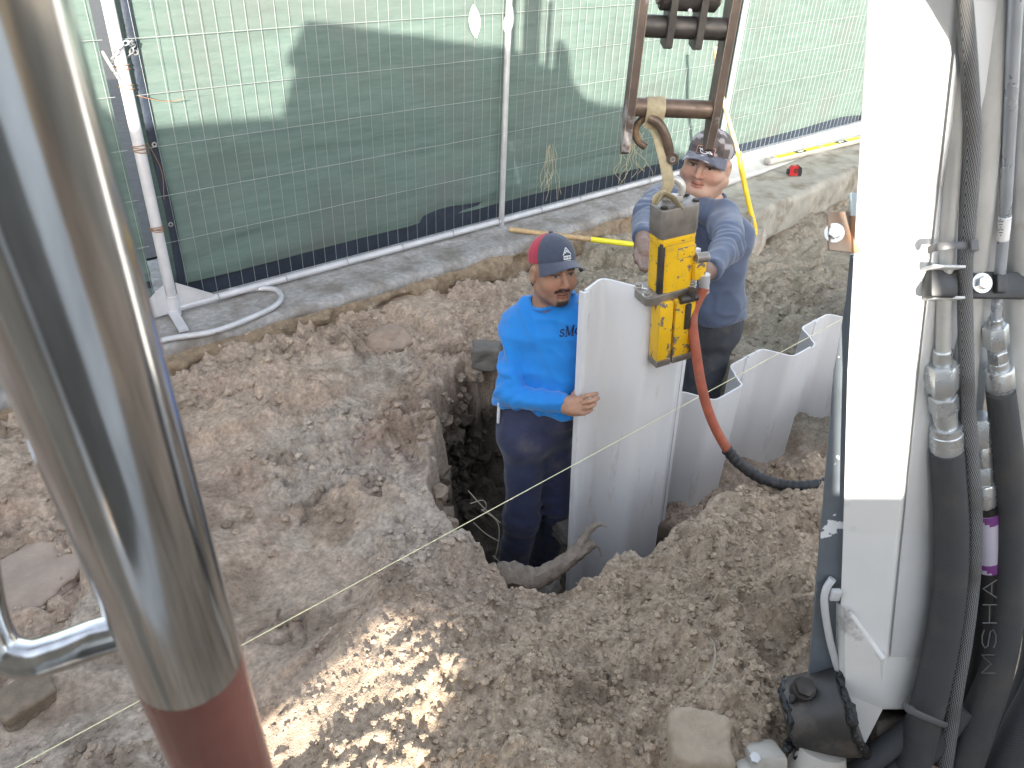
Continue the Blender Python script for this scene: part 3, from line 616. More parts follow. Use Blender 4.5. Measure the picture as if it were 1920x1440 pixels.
# ================================================================== TOOLS
M_fyel = mk('yellow_fibreglass', (.72, .50, .03), .45, var=.1, vscale=12, dirt=((.38, .3, .12), 9, .58, .8))
M_fyel2 = mk('lime_fibreglass', (.72, .66, .03), .45, var=.08, vscale=12)
M_wood = mk('ash_wood', (.46, .32, .17), .6, var=.2, vscale=25, stretch=(1, 1, .2), bump=.2, bscale=90, bdist=.001)
M_shov = mk('dusty_shovel_steel', (.33, .31, .28), .55, .35, var=.2, vscale=9, dirt=((.28, .23, .17), 6, .5, .7))
sb = ground_hit(1405, 470) + np.array([0, 0, .02])
def solve_len(base, px, py, Lr, far=True):
    ds = np.linspace(1.5, 8, 2600); L = np.array([np.linalg.norm(P(px, py, d) - base) for d in ds]); ok = np.where(np.diff(np.sign(L - Lr)))[0]
    if len(ok) == 0: return P(px, py, ds[np.argmin(np.abs(L - Lr))])
    return P(px, py, ds[ok[-1] if far else ok[0]])
st = solve_len(sb, 1341, 88, 1.42, False)
def on_line(px, py, a, b):                  # point above pixel at the depth it has along the chord a-b
    ts = np.linspace(0, 1, 400); best = min(ts, key=lambda t: (proj(a + (b - a) * t)[1] - py) ** 2); return P(px, py, depth_of(a + (b - a) * best))
sh = thing('shovel', 'upright shovel with bent yellow handle leaning at the broken end of the footing', 'shovel', sb)
low = [on_line(x, y, sb, st) for x, y in ((1384, 285), (1396, 345), (1406, 390), (1415, 425), (1416, 440))]
upp = [on_line(x, y, sb, st) for x, y in ((1341, 88), (1350, 160), (1366, 225), (1384, 287))]
MB().tube(low, .0205, 12, smooth=6).build('handle', M_fyel, sh)
MB().tube(upp, .0165, 12, smooth=5).build('grip', M_wood, sh)
bl = [on_line(x, y, sb, st) for x, y in ((1415, 425), (1412, 447), (1405, 478))]; up_ = unit(bl[0] - bl[2]); sd = unit(np.cross(up_, RW[:, 2]))*1.0
V = []; 
for i, (k, w) in enumerate(((1.0, .07), (.93, .095), (.6, .105), (.3, .095), (.1, .06), (0.0, .012))):
    for j in range(7):
        u_ = (j - 3) / 3; V.append(bl[2] + up_ * (.245 * k - .03) + sd * u_ * w + RW[:, 2] * .03 * u_ * u_ * (-1))
f = [(i * 7 + j, i * 7 + j + 1, (i + 1) * 7 + j + 1, (i + 1) * 7 + j) for i in range(5) for j in range(6)]
bo = mesh_obj('blade', np.array(V) - ORG[sh.name], f, M_shov, sh, ORG[sh.name]); md = bo.modifiers.new('t', 'SOLIDIFY'); md.thickness = .004
ra = onz(954, 430, .035); rb_ = onz(1225, 463, -.08); rt = thing('lying_shovel', 'shovel with tan and lime yellow handle lying across the pavement edge', 'shovel', ra)
mid = ra + (rb_ - ra) * .56
MB().tube([ra, ra * .98 + mid * .02, mid], [.013, .0185, .0185], 12).build('grip', M_wood, rt)
MB().tube([mid, rb_], .020, 12).build('handle', M_fyel2, rt)
dr = unit(rb_ - ra); sd = unit(np.cross(dr, (0, 0, 1))); V = []
for k, w in ((0, .04), (.04, .1), (.2, .105), (.26, .07), (.3, .01)):
    for j in range(5): u_ = (j - 2) / 2; V.append(rb_ + dr * k + sd * u_ * w + np.array([0, 0, .02 * u_ * u_ - .01]))
f = [(i * 5 + j, i * 5 + j + 1, (i + 1) * 5 + j + 1, (i + 1) * 5 + j) for i in range(4) for j in range(4)]
bo = mesh_obj('blade', np.array(V) - ORG[rt.name], f, M_shov, rt, ORG[rt.name]); md = bo.modifiers.new('t', 'SOLIDIFY'); md.thickness = .004
# spirit level
la = onz(1440, 303, .022); lb_ = onz(1612, 262, .022); ld = unit(lb_ - la); la = la.copy(); LA = np.stack([ld, unit(np.cross((0, 0, 1), ld)), [0, 0, 1]]); LLEN = 1.83
lv = thing('spirit_level', 'long yellow spirit level with black vial windows lying along the footing', 'spirit level', la)
M_lyel = mk('level_yellow', (.85, .68, .01), .4, var=.06); M_blk = mk('black_plastic', (.012, .012, .013), .5, var=.2); M_lgrey = mk('level_rail', (.42, .41, .36), .45, .3, var=.15)
mb = MB(); mb.box(la + ld * LLEN / 2 + [0, 0, 0], (LLEN, .062, .046), LA, .004); mb.build('rail', M_lgrey, lv)
cuts = [(.10, .36), (.60, .95), (1.0, 1.22), (1.44, 1.76)]
for a, b in ((.13, .42), (.60, .84), (.90, 1.12), (1.34, 1.70)): MB().box(la + ld * (a + b) / 2 + [0, 0, .0245], (b - a, .056, .005), LA, .001).build('cover', M_lyel, lv)
for a, b in ((.42, .60), (1.12, 1.30)):
    w_ = MB().box(la + ld * (a + b) / 2 + [0, 0, .0235], (b - a, .054, .004), LA).build('window', M_blk, lv); MB().tube([la + ld * (a + .05) + [0, 0, .026], la + ld * (b - .05) + [0, 0, .026]], .006, 8).build('vial', mk('vial', (.5, .6, .3), .2), w_)
MB().box(la - ld * .008, (.03, .066, .05), LA, .008).build('end_cap', mk('grey_rubber', (.2, .19, .19), .7), lv)
MB().tube([la + ld * .07 + [0, 0, .024], la + ld * .07 + [0, 0, .029]], .02, 16).build('hang_hole', mk('grey_rub2', (.25, .24, .24), .7), lv)
# tape measure
tp = onz(1488, 328, .0); TA = np.stack([unit((.8, -.6, 0)), unit((.6, .8, 0)), [0, 0, 1]]); tm = thing('tape_measure', 'small red and black tape measure sitting on the concrete footing', 'tape measure', tp)
M_red = mk('red_plastic', (.42, .02, .025), .4, var=.1)
mb = MB(); mb.prism([(-.05, 0), (.05, 0), (.055, .03), (.045, .07), (.02, .085), (-.03, .085), (-.052, .06)], .05, tp, np.stack([TA[0], TA[2], TA[1]])); mb.build('case', M_red, tm)
mb = MB(); mb.prism([(.028, -.002), (.058, -.002), (.062, .03), (.05, .074), (.02, .09), (.02, .06)], .056, tp, np.stack([TA[0], TA[2], TA[1]])); mb.build('rubber_grip', M_blk, tm)
MB().box(tp - TA[0] * .055 + [0, 0, .03], (.025, .045, .045), TA, .003).build('lock', M_blk, tm)
MB().tube([tp + [-.0, 0, .045] - TA[1] * .025, tp + [0, 0, .045] - TA[1] * .029], .024, 16).build('badge', mk('dark_red', (.12, .01, .01), .5), tm)

# ================================================================== ROOTS, BLOCKS
M_root = mk('dusty_root', (.22, .18, .145), .95, var=.3, vscale=30, bump=1.0, bscale=70, bdist=.006)
d1 = depth_of(onz(965, 1085, -.04))
rt_ = thing('tree_root', 'thick broken tree root sticking out of the pit edge over the tall pile', 'root', P(965, 1085, d1))
def rough_tube(path, rad, n, seed, amp=.12):
    q_, r_ = spline(np.array(path), 10, np.array(rad, float)); q_ = q_ + .006 * np.stack([fbm(q_ * 14 + k * 9, 3, seed + k) for k in range(3)], 1)
    v, f = tube_geo(q_, r_, n); c = np.repeat(q_, n, axis=0); w = (v - c); v = c + w * (1 + amp * 2 * fbm(v * 55, 3, seed))[:, None]; return v, f
v, f = rough_tube(px_path([(905, 1092, d1 - .02), (960, 1080, d1), (1010, 1085, d1 + .02), (1060, 1055, d1 + .05), (1095, 1028, d1 + .07), (1112, 1018, d1 + .08)]), [.035, .047, .038, .032, .030, .020], 14, 400)
MB().add(v, f).build('stem', M_root, rt_)
v, f = rough_tube(px_path([(1075, 1040, d1 + .06), (1092, 1008, d1 + .065), (1108, 990, d1 + .075), (1126, 983, d1 + .085)]), [.024, .017, .013, .009], 10, 410); MB().add(v, f).build('branch', M_root, rt_)
for L in ([(1108, 1016), (1118, 1024), (1124, 1030), (1128, 1044)], [(1122, 984), (1130, 986), (1138, 988)]):
    MB().tube([P(a, b, d1 + .09) for a, b in L], .0025, 6, smooth=3).build('rootlet', M_root, rt_)
fr = thing('fine_roots', 'tangle of thin pale roots hanging from the cut pit wall', 'roots', onz(880, 930, 0)); M_fr = mk('pale_root', (.34, .30, .24), .9, var=.2)
dr_ = depth_of(onz(880, 930, -.05))
for L in ([(878, 920), (905, 950), (938, 980)], [(882, 944), (905, 938), (912, 950), (903, 958)], [(903, 955), (930, 975), (936, 1000), (932, 1030), (927, 1048)], [(925, 1042), (938, 1055), (950, 1066)], [(888, 980), (910, 1000), (935, 1015)]):
    MB().tube([P(a, b, dr_ + .02 + .02 * k) for k, (a, b) in enumerate(L)], .0024, 5, smooth=5).build('rootlet', M_fr, fr)
fr = thing('dry_root', 'single thin dry root arching over the foreground mound', 'root', onz(1330, 1300, .25))
MB().tube([ground_hit(x, y) + [0, 0, h_] for x, y, h_ in ((1326, 1190, .005), (1336, 1230, .035), (1330, 1275, .045), (1310, 1302, .035), (1285, 1308, .01))], .002, 5, smooth=6).build('rootlet', M_fr, fr)
def block(name, label, cat, c, size, rot, seed, mat, amp=.06, e=8.0):
    bm = bmesh.new(); bmesh.ops.create_icosphere(bm, subdivisions=5, radius=1)
    v = np.array([w.co[:] for w in bm.verts]); bm.verts.index_update(); f = [tuple(w.index for w in p.verts) for p in bm.faces]; bm.free(); v = v / (np.sum(np.abs(v) ** e, axis=1) ** (1 / e))[:, None]
    n = v / np.linalg.norm(v, axis=1)[:, None]; v = v + n * (amp * 3 * fbm(v * .9 + seed, 2, seed) + amp * .8 * fbm(v * 5 + seed, 3, seed + 1))[:, None]
    v = v * np.array(size) / 2; a = rot; R_ = np.array([[math.cos(a), math.sin(a), 0], [-math.sin(a), math.cos(a), 0], [0, 0, 1]]); v = v @ R_ + np.array(c)
    mb = MB(); mb.add(v, f); return tag(mb.build(name, mat, None, c, True, 60), label, cat)
M_blockm = mk('sandstone', (.36, .29, .215), .92, var=.16, vscale=14, dirt=((.30, .24, .18), 12, .5, .65), bump=.7, bscale=110, bdist=.004)
c = ground_hit(1312, 1405); block('stone_block', 'squarish tan sandstone block half buried in the foreground mound', 'stone', c + [0, 0, -.015], (.14, .15, .14), .75, 3, M_blockm, .05)
c = onz(48, 1318, .03); block('soil_lump', 'rounded dirty clod below the bent chrome handle', 'clod', c, (.15, .12, .10), .2, 11, mk('clod_soil', (.22, .175, .13), .95, var=.25, vscale=25, bump=1.0, bscale=120, bdist=.006), .07)
c = onz(70, 1075, .02); block('mortar_slab', 'flat pinkish slab of dried mortar lying on the soil left of the pole', 'slab', c + [0, 0, -.02], (.40, .32, .07), .4, 23, mk('dry_mortar', (.35, .275, .225), .92, var=.18, vscale=9, bump=.8, bscale=90, bdist=.006), .08, 3.0)
c = onz(730, 630, -.08); block('clay_boulder', 'smooth reddish clay lump beside the pavement edge', 'clod', c + [0, 0, -.03], (.26, .22, .14), .3, 37, mk('clay2', (.33, .25, .195), .92, var=.2, vscale=12, bump=.8, bscale=90, bdist=.006), .08, 2.3)
for k, (a, b, w, lab) in enumerate(((1010, 1108, .15, 'dark rounded stone below the thick root'), (1060, 985, .16, 'grey stone on the pit floor beside the blue trousers'), (912, 665, .16, 'dark squared stone at the far corner of the pit'))):
    c = P(a, b, (depth_of(onz(1000, 1125, -.25)), 3.45, depth_of(onz(905, 690, -.1)))[k]); block('rock', lab, 'stone', c, (w, w * .8, w * .8), .4 + k, 50 + k, mk('stone%d' % k, (.16, .145, .13), .9, var=.2, vscale=12, bump=.6, bscale=60, bdist=.004), .06)
# dry grass caught in the fence
M_straw = mk('straw', (.42, .36, .22), .8, var=.2)
gv = thing('dry_vine', 'dry straw coloured vine tangled in the fence wires', 'vine', ony(1035, 320, YF - .01)); rr = np.random.default_rng(5)
for k in range(9):
    x0 = 1033 + rr.normal(0, 4); L = [(x0 + rr.normal(0, 2), 268 + rr.random() * 12)]
    for j in range(5): L.append((L[-1][0] + rr.normal(0, 5), L[-1][1] + 12 + rr.random() * 12))
    MB().tube([ony(a, b, YF - .012 - .01 * rr.random()) for a, b in L], .0016, 4, smooth=3).build('tendril', M_straw, gv)
gv = thing('dry_vine', 'loose dry vine hanging on the wires beside the rusty link plate', 'vine', ony(1190, 270, YF - .01))
for k in range(11):
    x0 = 1190 + rr.normal(0, 9); L = [(x0, 240 + rr.random() * 30)]
    for j in range(5): L.append((L[-1][0] + rr.normal(0, 9), L[-1][1] + 10 + rr.random() * 12))
    MB().tube([ony(a, b, YF - .012 - .012 * rr.random()) for a, b in L], .0016, 4, smooth=3).build('tendril', M_straw, gv)

# ================================================================== PEOPLE (signed-distance surfaces, polygonised with surface nets)
def polygonize(fn, lo, hi, h):
    lo = np.array(lo, float); n = np.ceil((np.array(hi) - lo) / h).astype(int) + 1
    ax = [lo[k] + h * np.arange(n[k]) for k in range(3)]; F = np.empty(n)
    for i in range(n[0]):
        Y, Z = np.meshgrid(ax[1], ax[2], indexing='ij'); p = np.stack([np.full(Y.size, ax[0][i]), Y.ravel(), Z.ravel()], 1); F[i] = fn(p).reshape(n[1], n[2])
    S = F < 0; c = n - 1; vs = np.zeros((*c, 3)); cn = np.zeros(c); corners = [(a, b, d) for a in (0, 1) for b in (0, 1) for d in (0, 1)]
    sl = lambda o: tuple(slice(o[k], o[k] + c[k]) for k in range(3))
    for a in corners:
        for k in range(3):
            if a[k]: continue
            b = list(a); b[k] = 1; A, B = F[sl(a)], F[sl(b)]; m = S[sl(a)] != S[sl(b)]; t = np.where(m, A / np.where(m, A - B, 1), 0)
            for j in range(3): vs[..., j] += np.where(m, a[j] + (t if j == k else 0), 0)
            cn += m
    act = cn > 0; idx = np.full(c, -1); idx[act] = np.arange(act.sum()); g = np.argwhere(act); v = lo + h * (g + vs[act] / cn[act][:, None]); fs = []
    for k in range(3):
        o = [0, 0, 0]; o[k] = 1; a = S[tuple(slice(0, n[j] - o[j]) for j in range(3))]; b = S[tuple(slice(o[j], n[j]) for j in range(3))]; e = np.argwhere(a != b)
        u, w = [j for j in range(3) if j != k]; e = e[(e[:, u] > 0) & (e[:, w] > 0) & (e[:, u] < c[u]) & (e[:, w] < c[w])]
        q = []
        for du, dw in ((0, 0), (-1, 0), (-1, -1), (0, -1)):
            x = e.copy(); x[:, u] += du; x[:, w] += dw; q.append(idx[x[:, 0], x[:, 1], x[:, 2]])
        q = np.stack(q, 1); flip = a[tuple(e.T)] ^ (k == 1); q[flip] = q[flip][:, ::-1]; fs.append(q)
    return v, np.concatenate(fs)
def capd(p, a, b, ra, rb=None):
    a = np.array(a, float); b = np.array(b, float); rb = ra if rb is None else rb; e = b - a; h = np.clip(((p - a) @ e) / (e @ e + 1e-12), 0, 1)
    return np.linalg.norm(p - a - h[:, None] * e, axis=1) - (ra + (rb - ra) * h)
def elld(p, c, r):
    r = np.array(r, float); q = (p - np.array(c)) / r; k = np.linalg.norm(q, axis=1); g = np.linalg.norm(q / r, axis=1) + 1e-9; return k * (k - 1) / g
def smin(a, b, k):
    h = np.clip(.5 + .5 * (b - a) / k, 0, 1); return b + (a - b) * h - k * h * (1 - h)
def smax(a, b, k): return -smin(-a, -b, k)
def su(ds, k):
    r = ds[0]
    for d in ds[1:]: r = smin(r, d, k)
    return r
FH = unit((RW[0, 2], RW[1, 2], 0)); RT = RW[:, 0]

def head_sdf(p, fat):
    w = 1 + .13 * fat; p = p / np.array([w, 1 + .03 * fat, 1]); ab = p.copy(); ab[:, 0] = np.abs(p[:, 0])
    d = smin(elld(p, (0, -.012, .03), (.075, .097, .09)), elld(p, (0, .02, -.03), (.064, .072, .088)), .03)
    d = smin(d, capd(ab, (.052 + .008 * fat, .0, -.062), (.016, .062, -.102), .021 + .012 * fat, .019), .028)
    d = smin(d, elld(p, (0, .068, -.104), (.02, .02, .016)), .02)
    d = smin(d, elld(ab, (.040, .050, -.036), (.029 + .008 * fat, .032, .032)), .02)
    if fat: d = smin(d, elld(p, (0, .022, -.112), (.062, .06, .040)), .03)
    d = smin(d, capd(ab, (.010, .082, .021), (.046, .068, .018), .0105, .010), .012)
    d = smax(d, -elld(ab, (.031, .096, .001), (.019, .016, .012)), .012)
    d = smin(d, elld(ab, (.031, .071, .000), (.0145, .0145, .0115)), .004)
    d = smin(d, capd(p, (0, .084, .012), (0, .110, -.034), .0075, .0115), .010); d = smin(d, elld(ab, (.0115, .098, -.038), (.009, .011, .008)), .007)
    d = smin(d, capd(ab, (0, .0885, -.0655), (.021, .077, -.069), .0072, .004), .007); d = smin(d, capd(ab, (0, .0865, -.0785), (.016, .079, -.076), .0085, .005), .007)
    d = smax(d, -capd(ab, (0, .099, -.0725), (.023, .085, -.0725), .0032), .005)
    ear = smax(elld(ab, (.079, -.008, -.012), (.011, .020, .034)), -elld(ab, (.09, -.002, -.008), (.010, .009, .018)), .006); d = smin(d, ear, .006)
    d = smin(d, capd(p, (0, -.022, -.06), (0, -.055, -.21), .056 + .012 * fat, .064 + .01 * fat), .03)
    return d
def head_colors(v, skin, fat, must):
    x, y, z = np.abs(v[:, 0]) / (1 + .13 * fat), v[:, 1], v[:, 2]; n = fbm(v * 40, 3, 5); c = np.tile(np.array(skin), (len(v), 1)) * (1 + .10 * n)[:, None]
    def paint(col, w): c[:] = c + (np.array(col) - c) * np.clip(w, 0, 1)[:, None]
    box = lambda q, a, b, s: sstep(a - s, a, q) * sstep(b + s, b, q)
    paint(np.array(skin) * [1.05, .78, .72], .5 * box(x, .022, .055, .02) * box(z, -.055, -.02, .02) * (y > .03))
    paint(np.array(skin) * [.95, .72, .68], .55 * box(x, 0, .016, .006) * box(z, -.046, -.02, .006) * (y > .09))
    paint(np.array(skin) * [.78, .48, .46], .85 * box(x, 0, .021, .004) * box(z, -.086, -.060, .003) * (y > .07))
    paint((.05, .02, .018), .9 * box(x, 0, .022, .003) * box(z, -.0745, -.0705, .0016) * (y > .06))
    paint((.03, .022, .018), (.9 if must else .6) * box(x, .013, .048, .005) * box(z - .10 * (x - .03) * -1 * .3, .017, .026, .003) * (y > .05))
    paint((.40, .35, .31), .55 * box(x, .020, .042, .002) * box(z, -.0035, .0030, .0015) * (y > .06)); paint((.02, .014, .012), .95 * box(x, .0265, .0355, .001) * box(z, -.0045, .0035, .001) * (y > .06))
    paint((.045, .03, .025), .85 * box(x, .017, .046, .002) * box(z, .0025, .0065, .0015) * (y > .05))
    if must:
        zc = -.0545 - .35 * np.clip(x - .012, 0, .03); paint((.018, .014, .013), .93 * box(x, .0, .031, .003) * box(z - zc, -.0075, .0055, .002) * (y > .06) * (1 - .35 * box(x, 0, .003, .001)))
        paint((.018, .014, .013), .9 * box(x, 0, .020, .008) * box(z, -.125, -.099, .006) * (y > .045)); paint((.03, .022, .02), .35 * box(x, .02, .05, .01) * box(z, -.12, -.08, .012) * (y > .0))
        paint((.012, .011, .011), 1.0 * (z > -.085) * sstep(-.030, -.040, y) * (x < .074)); paint((.015, .013, .013), (z > .0) * sstep(.012, .002, y) * (x > .05) * (x < .0725))
    else:
        paint(np.array(skin) * .62, .6 * (z > -.03) * sstep(-.02, -.035, y)); paint(np.array(skin) * .75, .5 * box(x, .01, .03, .006) * box(z, -.058, -.05, .004) * (y > .06))
    return np.clip(c, 0, 1)
def head_frame(f, roll=0.0):
    f = unit(f); x = unit(np.cross(f, (0, 0, 1))) * -1.0; u = np.cross(x, f) * 1.0     # x = person's left when facing f
    if u[2] < 0: u = -u
    x = np.cross(f, u); c, s = math.cos(roll), math.sin(roll); x2, u2 = x * c + u * s, -x * s + u * c
    return np.stack([x2, f, u2])            # rows: local x(right-handed), y forward, z up
M_skin = mk('skin', (.4, .25, .17), .52, col='Col', var=.04, vscale=30, bump=.15, bscale=220, bdist=.0008, sub=.08, spec=.4)
def cap_geo(crown_col, brim_fn, tilt):
    """baseball cap in head space: six-panel crown with seams and a curved brim"""
    V = []; Cc = []; F = []; nt_, npv = 72, 22
    for i in range(npv + 1):
        ph = (i / npv) * math.radians(99)
        for j in range(nt_):
            th = 2 * math.pi * j / nt_; s = math.sin(ph); seam = .0016 * max(0, 1 - abs(((th / (math.pi / 3) + .5) % 1) - .5) / .05) * min(1, s * 2)
            front = max(0, math.sin(th)); rr = 1 + .035 * front * s * max(0, math.cos(ph)); V.append(((.0835 * rr - seam) * s * math.cos(th), (.107 * rr - seam) * s * math.sin(th) - .008, (.090 - seam) * math.cos(ph) + .046))
            Cc.append(crown_col(th, ph))
    for i in range(npv): F += [(i * nt_ + j, i * nt_ + (j + 1) % nt_, (i + 1) * nt_ + (j + 1) % nt_, (i + 1) * nt_ + j) for j in range(nt_)]
    crown = (np.array(V), F, np.array(Cc)); V = []; Cc = []; F = []; na, nr = 25, 9
    for top in (1, 0):
        for i in range(nr):
            k = i / (nr - 1)
            for j in range(na):
                t = -1 + 2 * j / (na - 1); a = math.radians(90 + 66 * t); ext = .068 * k * (1 - .75 * abs(t) ** 2.6); bx = .083 * math.cos(a) * (1 + .10 * k); by = .106 * math.sin(a) - .006 + ext
                z = .040 - .034 * (bx / .083) ** 2 * (.25 + .75 * k) - .016 * k - (0 if top else .0028); V.append((bx, by, z)); Cc.append(brim_fn(t, k))
    m_ = na * nr
    for s_ in (0, 1): F += [tuple((s_ * m_ + i * na + j, s_ * m_ + i * na + j + 1, s_ * m_ + (i + 1) * na + j + 1, s_ * m_ + (i + 1) * na + j)) for i in range(nr - 1) for j in range(na - 1)]
    F += [((nr - 1) * na + j, (nr - 1) * na + j + 1, m_ + (nr - 1) * na + j + 1, m_ + (nr - 1) * na + j) for j in range(na - 1)]
    for j in (0, na - 1): F += [(i * na + j, (i + 1) * na + j, m_ + (i + 1) * na + j, m_ + i * na + j) for i in range(nr - 1)]
    brim = (np.array(V), F, np.array(Cc)); c, s = math.cos(tilt), math.sin(tilt); R_ = np.array([[1, 0, 0], [0, c, s], [0, -s, c]])
    return [(v @ R_, f, cc_) for v, f, cc_ in (crown, brim)]
M_capc = mk('cap_cloth', (.1, .1, .1), .85, col='Col', var=.12, vscale=60, bump=.35, bscale=350, bdist=.0012, sheen=.2)
def decal(name, strokes, w, org, ex, ey, target, mat, parent, lift=.0015):
    """flat print: stroked polylines (u,v in metres) laid on the target surface"""
    tv = np.array([x.co[:] for x in target.data.vertices]) + ORG[target.name]; bv = BVHTree.FromPolygons(tv.tolist(), [tuple(p.vertices) for p in target.data.polygons]); nrm = np.cross(ex, ey); mb = MB()
    for st_ in strokes:
        st_ = np.array(st_, float); ww = w
        if st_.shape[1] == 3: ww = st_[0, 2]; st_ = st_[:, :2]
        d = np.concatenate([[0], np.cumsum(np.linalg.norm(np.diff(st_, axis=0), axis=1))]); s = np.linspace(0, d[-1], max(2, int(d[-1] / .004) + 2)); p2 = np.stack([np.interp(s, d, st_[:, 0]), np.interp(s, d, st_[:, 1])], 1)
        tg = np.gradient(p2, axis=0); tg /= np.linalg.norm(tg, axis=1)[:, None] + 1e-9; nn = np.stack([-tg[:, 1], tg[:, 0]], 1); V = []
        for sg in (1, -1):
            for a, b in p2 + nn * ww / 2 * sg:
                o_ = np.array(org) + ex * a + ey * b + nrm * .08; hit = bv.ray_cast(Vector(o_), Vector(-nrm)); q_ = np.array(hit[0]) + nrm * lift if hit[0] is not None else o_ - nrm * .08; V.append(q_)
        n_ = len(p2); mb.add(V, [(i, i + 1, n_ + i + 1, n_ + i) for i in range(n_ - 1)])
    return mb.build(name, mat, parent, smooth=False)

def person(label, J, cfg):
    t = thing('person', label, 'person', J['base']); O = ORG[t.name]
    # ---- skin: head and neck, arms' core and hands in one mesh
    HF = J['hf']; fat = cfg['fat']; v, f = polygonize(lambda p: head_sdf(p, fat), (-.115, -.125, -.215), (.115, .135, .135), .0036)
    col = head_colors(v, cfg['skin'], fat, cfg['must']); vw = v @ HF * cfg['hs'] + J['head']; V = [vw]; F = [f]; CC = [col]; n = len(vw)
    for hand, (lo, hi) in J['hands']:
        hv, hf_ = polygonize(hand, lo, hi, .0024); V.append(hv); F.append(hf_ + n); n += len(hv); CC.append(np.tile(np.array(cfg['hand']), (len(hv), 1)) * (1 + .14 * fbm(hv * 70, 3, 8))[:, None])
    core = lambda p: su([capd(p, J['neck'], J['waist'], .07), capd(p, J['shR'], J['shL'], .05)] + [capd(p, J[a], J[b], .03) for a, b in (('shR', 'elR'), ('elR', 'wrR'), ('shL', 'elL'), ('elL', 'wrL'), ('hipR', 'knR'), ('knR', 'anR'), ('hipL', 'knL'), ('knL', 'anL'), ('waist', 'hipR'), ('waist', 'hipL'))], .03)
    pts = np.array([J[k] for k in ('neck', 'shR', 'shL', 'elR', 'elL', 'wrR', 'wrL', 'waist', 'anR', 'anL', 'knR', 'knL')]); cv, cf = polygonize(core, pts.min(0) - .12, pts.max(0) + .12, .018)
    V.append(cv); F.append(cf + n); CC.append(np.tile(np.array(cfg['skin']), (len(cv), 1)))
    mesh_obj('body', np.concatenate(V) - O, np.concatenate(F).tolist(), M_skin, t, O, True, 0, None, np.concatenate(CC))
    # ---- shirt
    lat = unit(J['shL'] - J['shR']); up = unit(J['neck'] - J['waist']); fr = unit(np.cross(lat, up)); fr = fr if fr @ J['face'] > 0 else -fr; B = cfg['bulk']
    def shirt(p):
        c1 = J['neck'] * .72 + J['waist'] * .28; c2 = J['neck'] * .42 + J['waist'] * .58; c3 = J['neck'] * .10 + J['waist'] * .90
        d = su([capd(p, J['shR'] + lat * .035, J['shL'] - lat * .035, .066), capd(p, J['neck'] - up * .02 - lat * .05, J['neck'] - up * .02 + lat * .05, .062),
                capd(p, c1 - lat * .085 * B, c1 + lat * .085 * B, .112 * B), capd(p, c2 - lat * .075 * B + fr * cfg['belly'], c2 + lat * .075 * B + fr * cfg['belly'], .108 * B), capd(p, c3 - lat * .08 * B + fr * cfg['belly'], c3 + lat * .08 * B + fr * cfg['belly'], .112 * B), capd(p, J['waist'] - up * .06 - lat * .08 * B, J['waist'] - up * .06 + lat * .08 * B, .115 * B)], .055)
        hemd = -((p - (J['waist'] - up * cfg['hem'])) @ up) + .006 * np.sin(p @ lat * 25) + .006 * vnoise(p * 7, 3); d = smax(d, hemd, .012)
        A = cfg['arm']
        for s_ in 'RL':
            fa = J['wr' + s_] - J['el' + s_]; a_ = su([capd(p, J['sh' + s_], J['el' + s_], .068 * A, .054 * A), capd(p, J['el' + s_], J['wr' + s_] - unit(fa) * .0, .054 * A, .041 * A)], .03); a_ = smax(a_, (p - J['wr' + s_]) @ unit(fa), .008); d = smin(d, a_, .014)
        w1 = np.stack([p @ lat * 6, p @ fr * 6, p @ up * 16], 1) + .5 * vnoise(p * 7, 21)[:, None]; d = d + cfg['wr'] * .9 * (np.abs(vnoise(w1, 31)) - .25)
        w2 = np.stack([(p @ lat) * 14 + (p @ up) * 5, p @ fr * 8, (p @ up) * 7], 1); d = d + cfg['wr'] * .8 * (np.abs(vnoise(w2, 37)) - .25)
        for s_ in 'RL':
            e = J['el' + s_]; ax_ = unit(J['wr' + s_] - J['sh' + s_]); k = np.exp(-((np.linalg.norm(p - e, axis=1)) / .085) ** 2); d = d + k * .006 * np.sin((p - e) @ ax_ * 150 + 3 * vnoise(p * 12, 41))
        return smax(d, -capd(p, J['neck'] + up * .01 + fr * .015, J['neck'] + up * .2 + fr * .03, .066 + .012 * fat), .008)
    q_ = np.array([J[k] for k in ('neck', 'shR', 'shL', 'elR', 'elL', 'wrR', 'wrL', 'waist')]); sv, sf = polygonize(shirt, np.minimum(q_.min(0), J['waist'] - .22) - np.array([.13, .13, .06]), np.maximum(q_.max(0), J['waist'] + .22) + np.array([.13, .13, .14]), .0075)
    so = mesh_obj('shirt', sv - O, sf.tolist(), cfg['shirt'], t, O, True, 0)
    an = np.linspace(0, 6.2832, 40); cr = .066 + .012 * fat; cN = J['neck'] + up * .018 + fr * .018; ring = [cN + (lat * math.cos(a) + fr * math.sin(a)) * cr + up * (-.026 * math.sin(a)) for a in an]; MB().tube(ring, .0075, 8).build('collar', cfg['shirt'], so)
    # ---- trousers
    def pants(p):
        w = J['waist'] - up * .02; hc = (J['hipR'] + J['hipL']) / 2; hl = unit(J['hipL'] - J['hipR'])
        d = su([capd(p, w - lat * .075 * B, w + lat * .075 * B, .100 * B), capd(p, hc - hl * .06 * B, hc + hl * .06 * B, .118 * B)], .05)
        for s_ in 'RL': d = smin(d, su([capd(p, J['hip' + s_], J['kn' + s_], .092 * B, .074 * B), capd(p, J['kn' + s_], J['an' + s_], .074 * B, .070)], .04), .03)
        w1 = p * np.array([9, 9, 15.]) + .7 * vnoise(p * 6, 51)[:, None]; d = d + .009 * (np.abs(vnoise(w1, 53)) - .25) + .004 * (np.abs(vnoise(p * np.array([22, 22, 9.]), 57)) - .25)
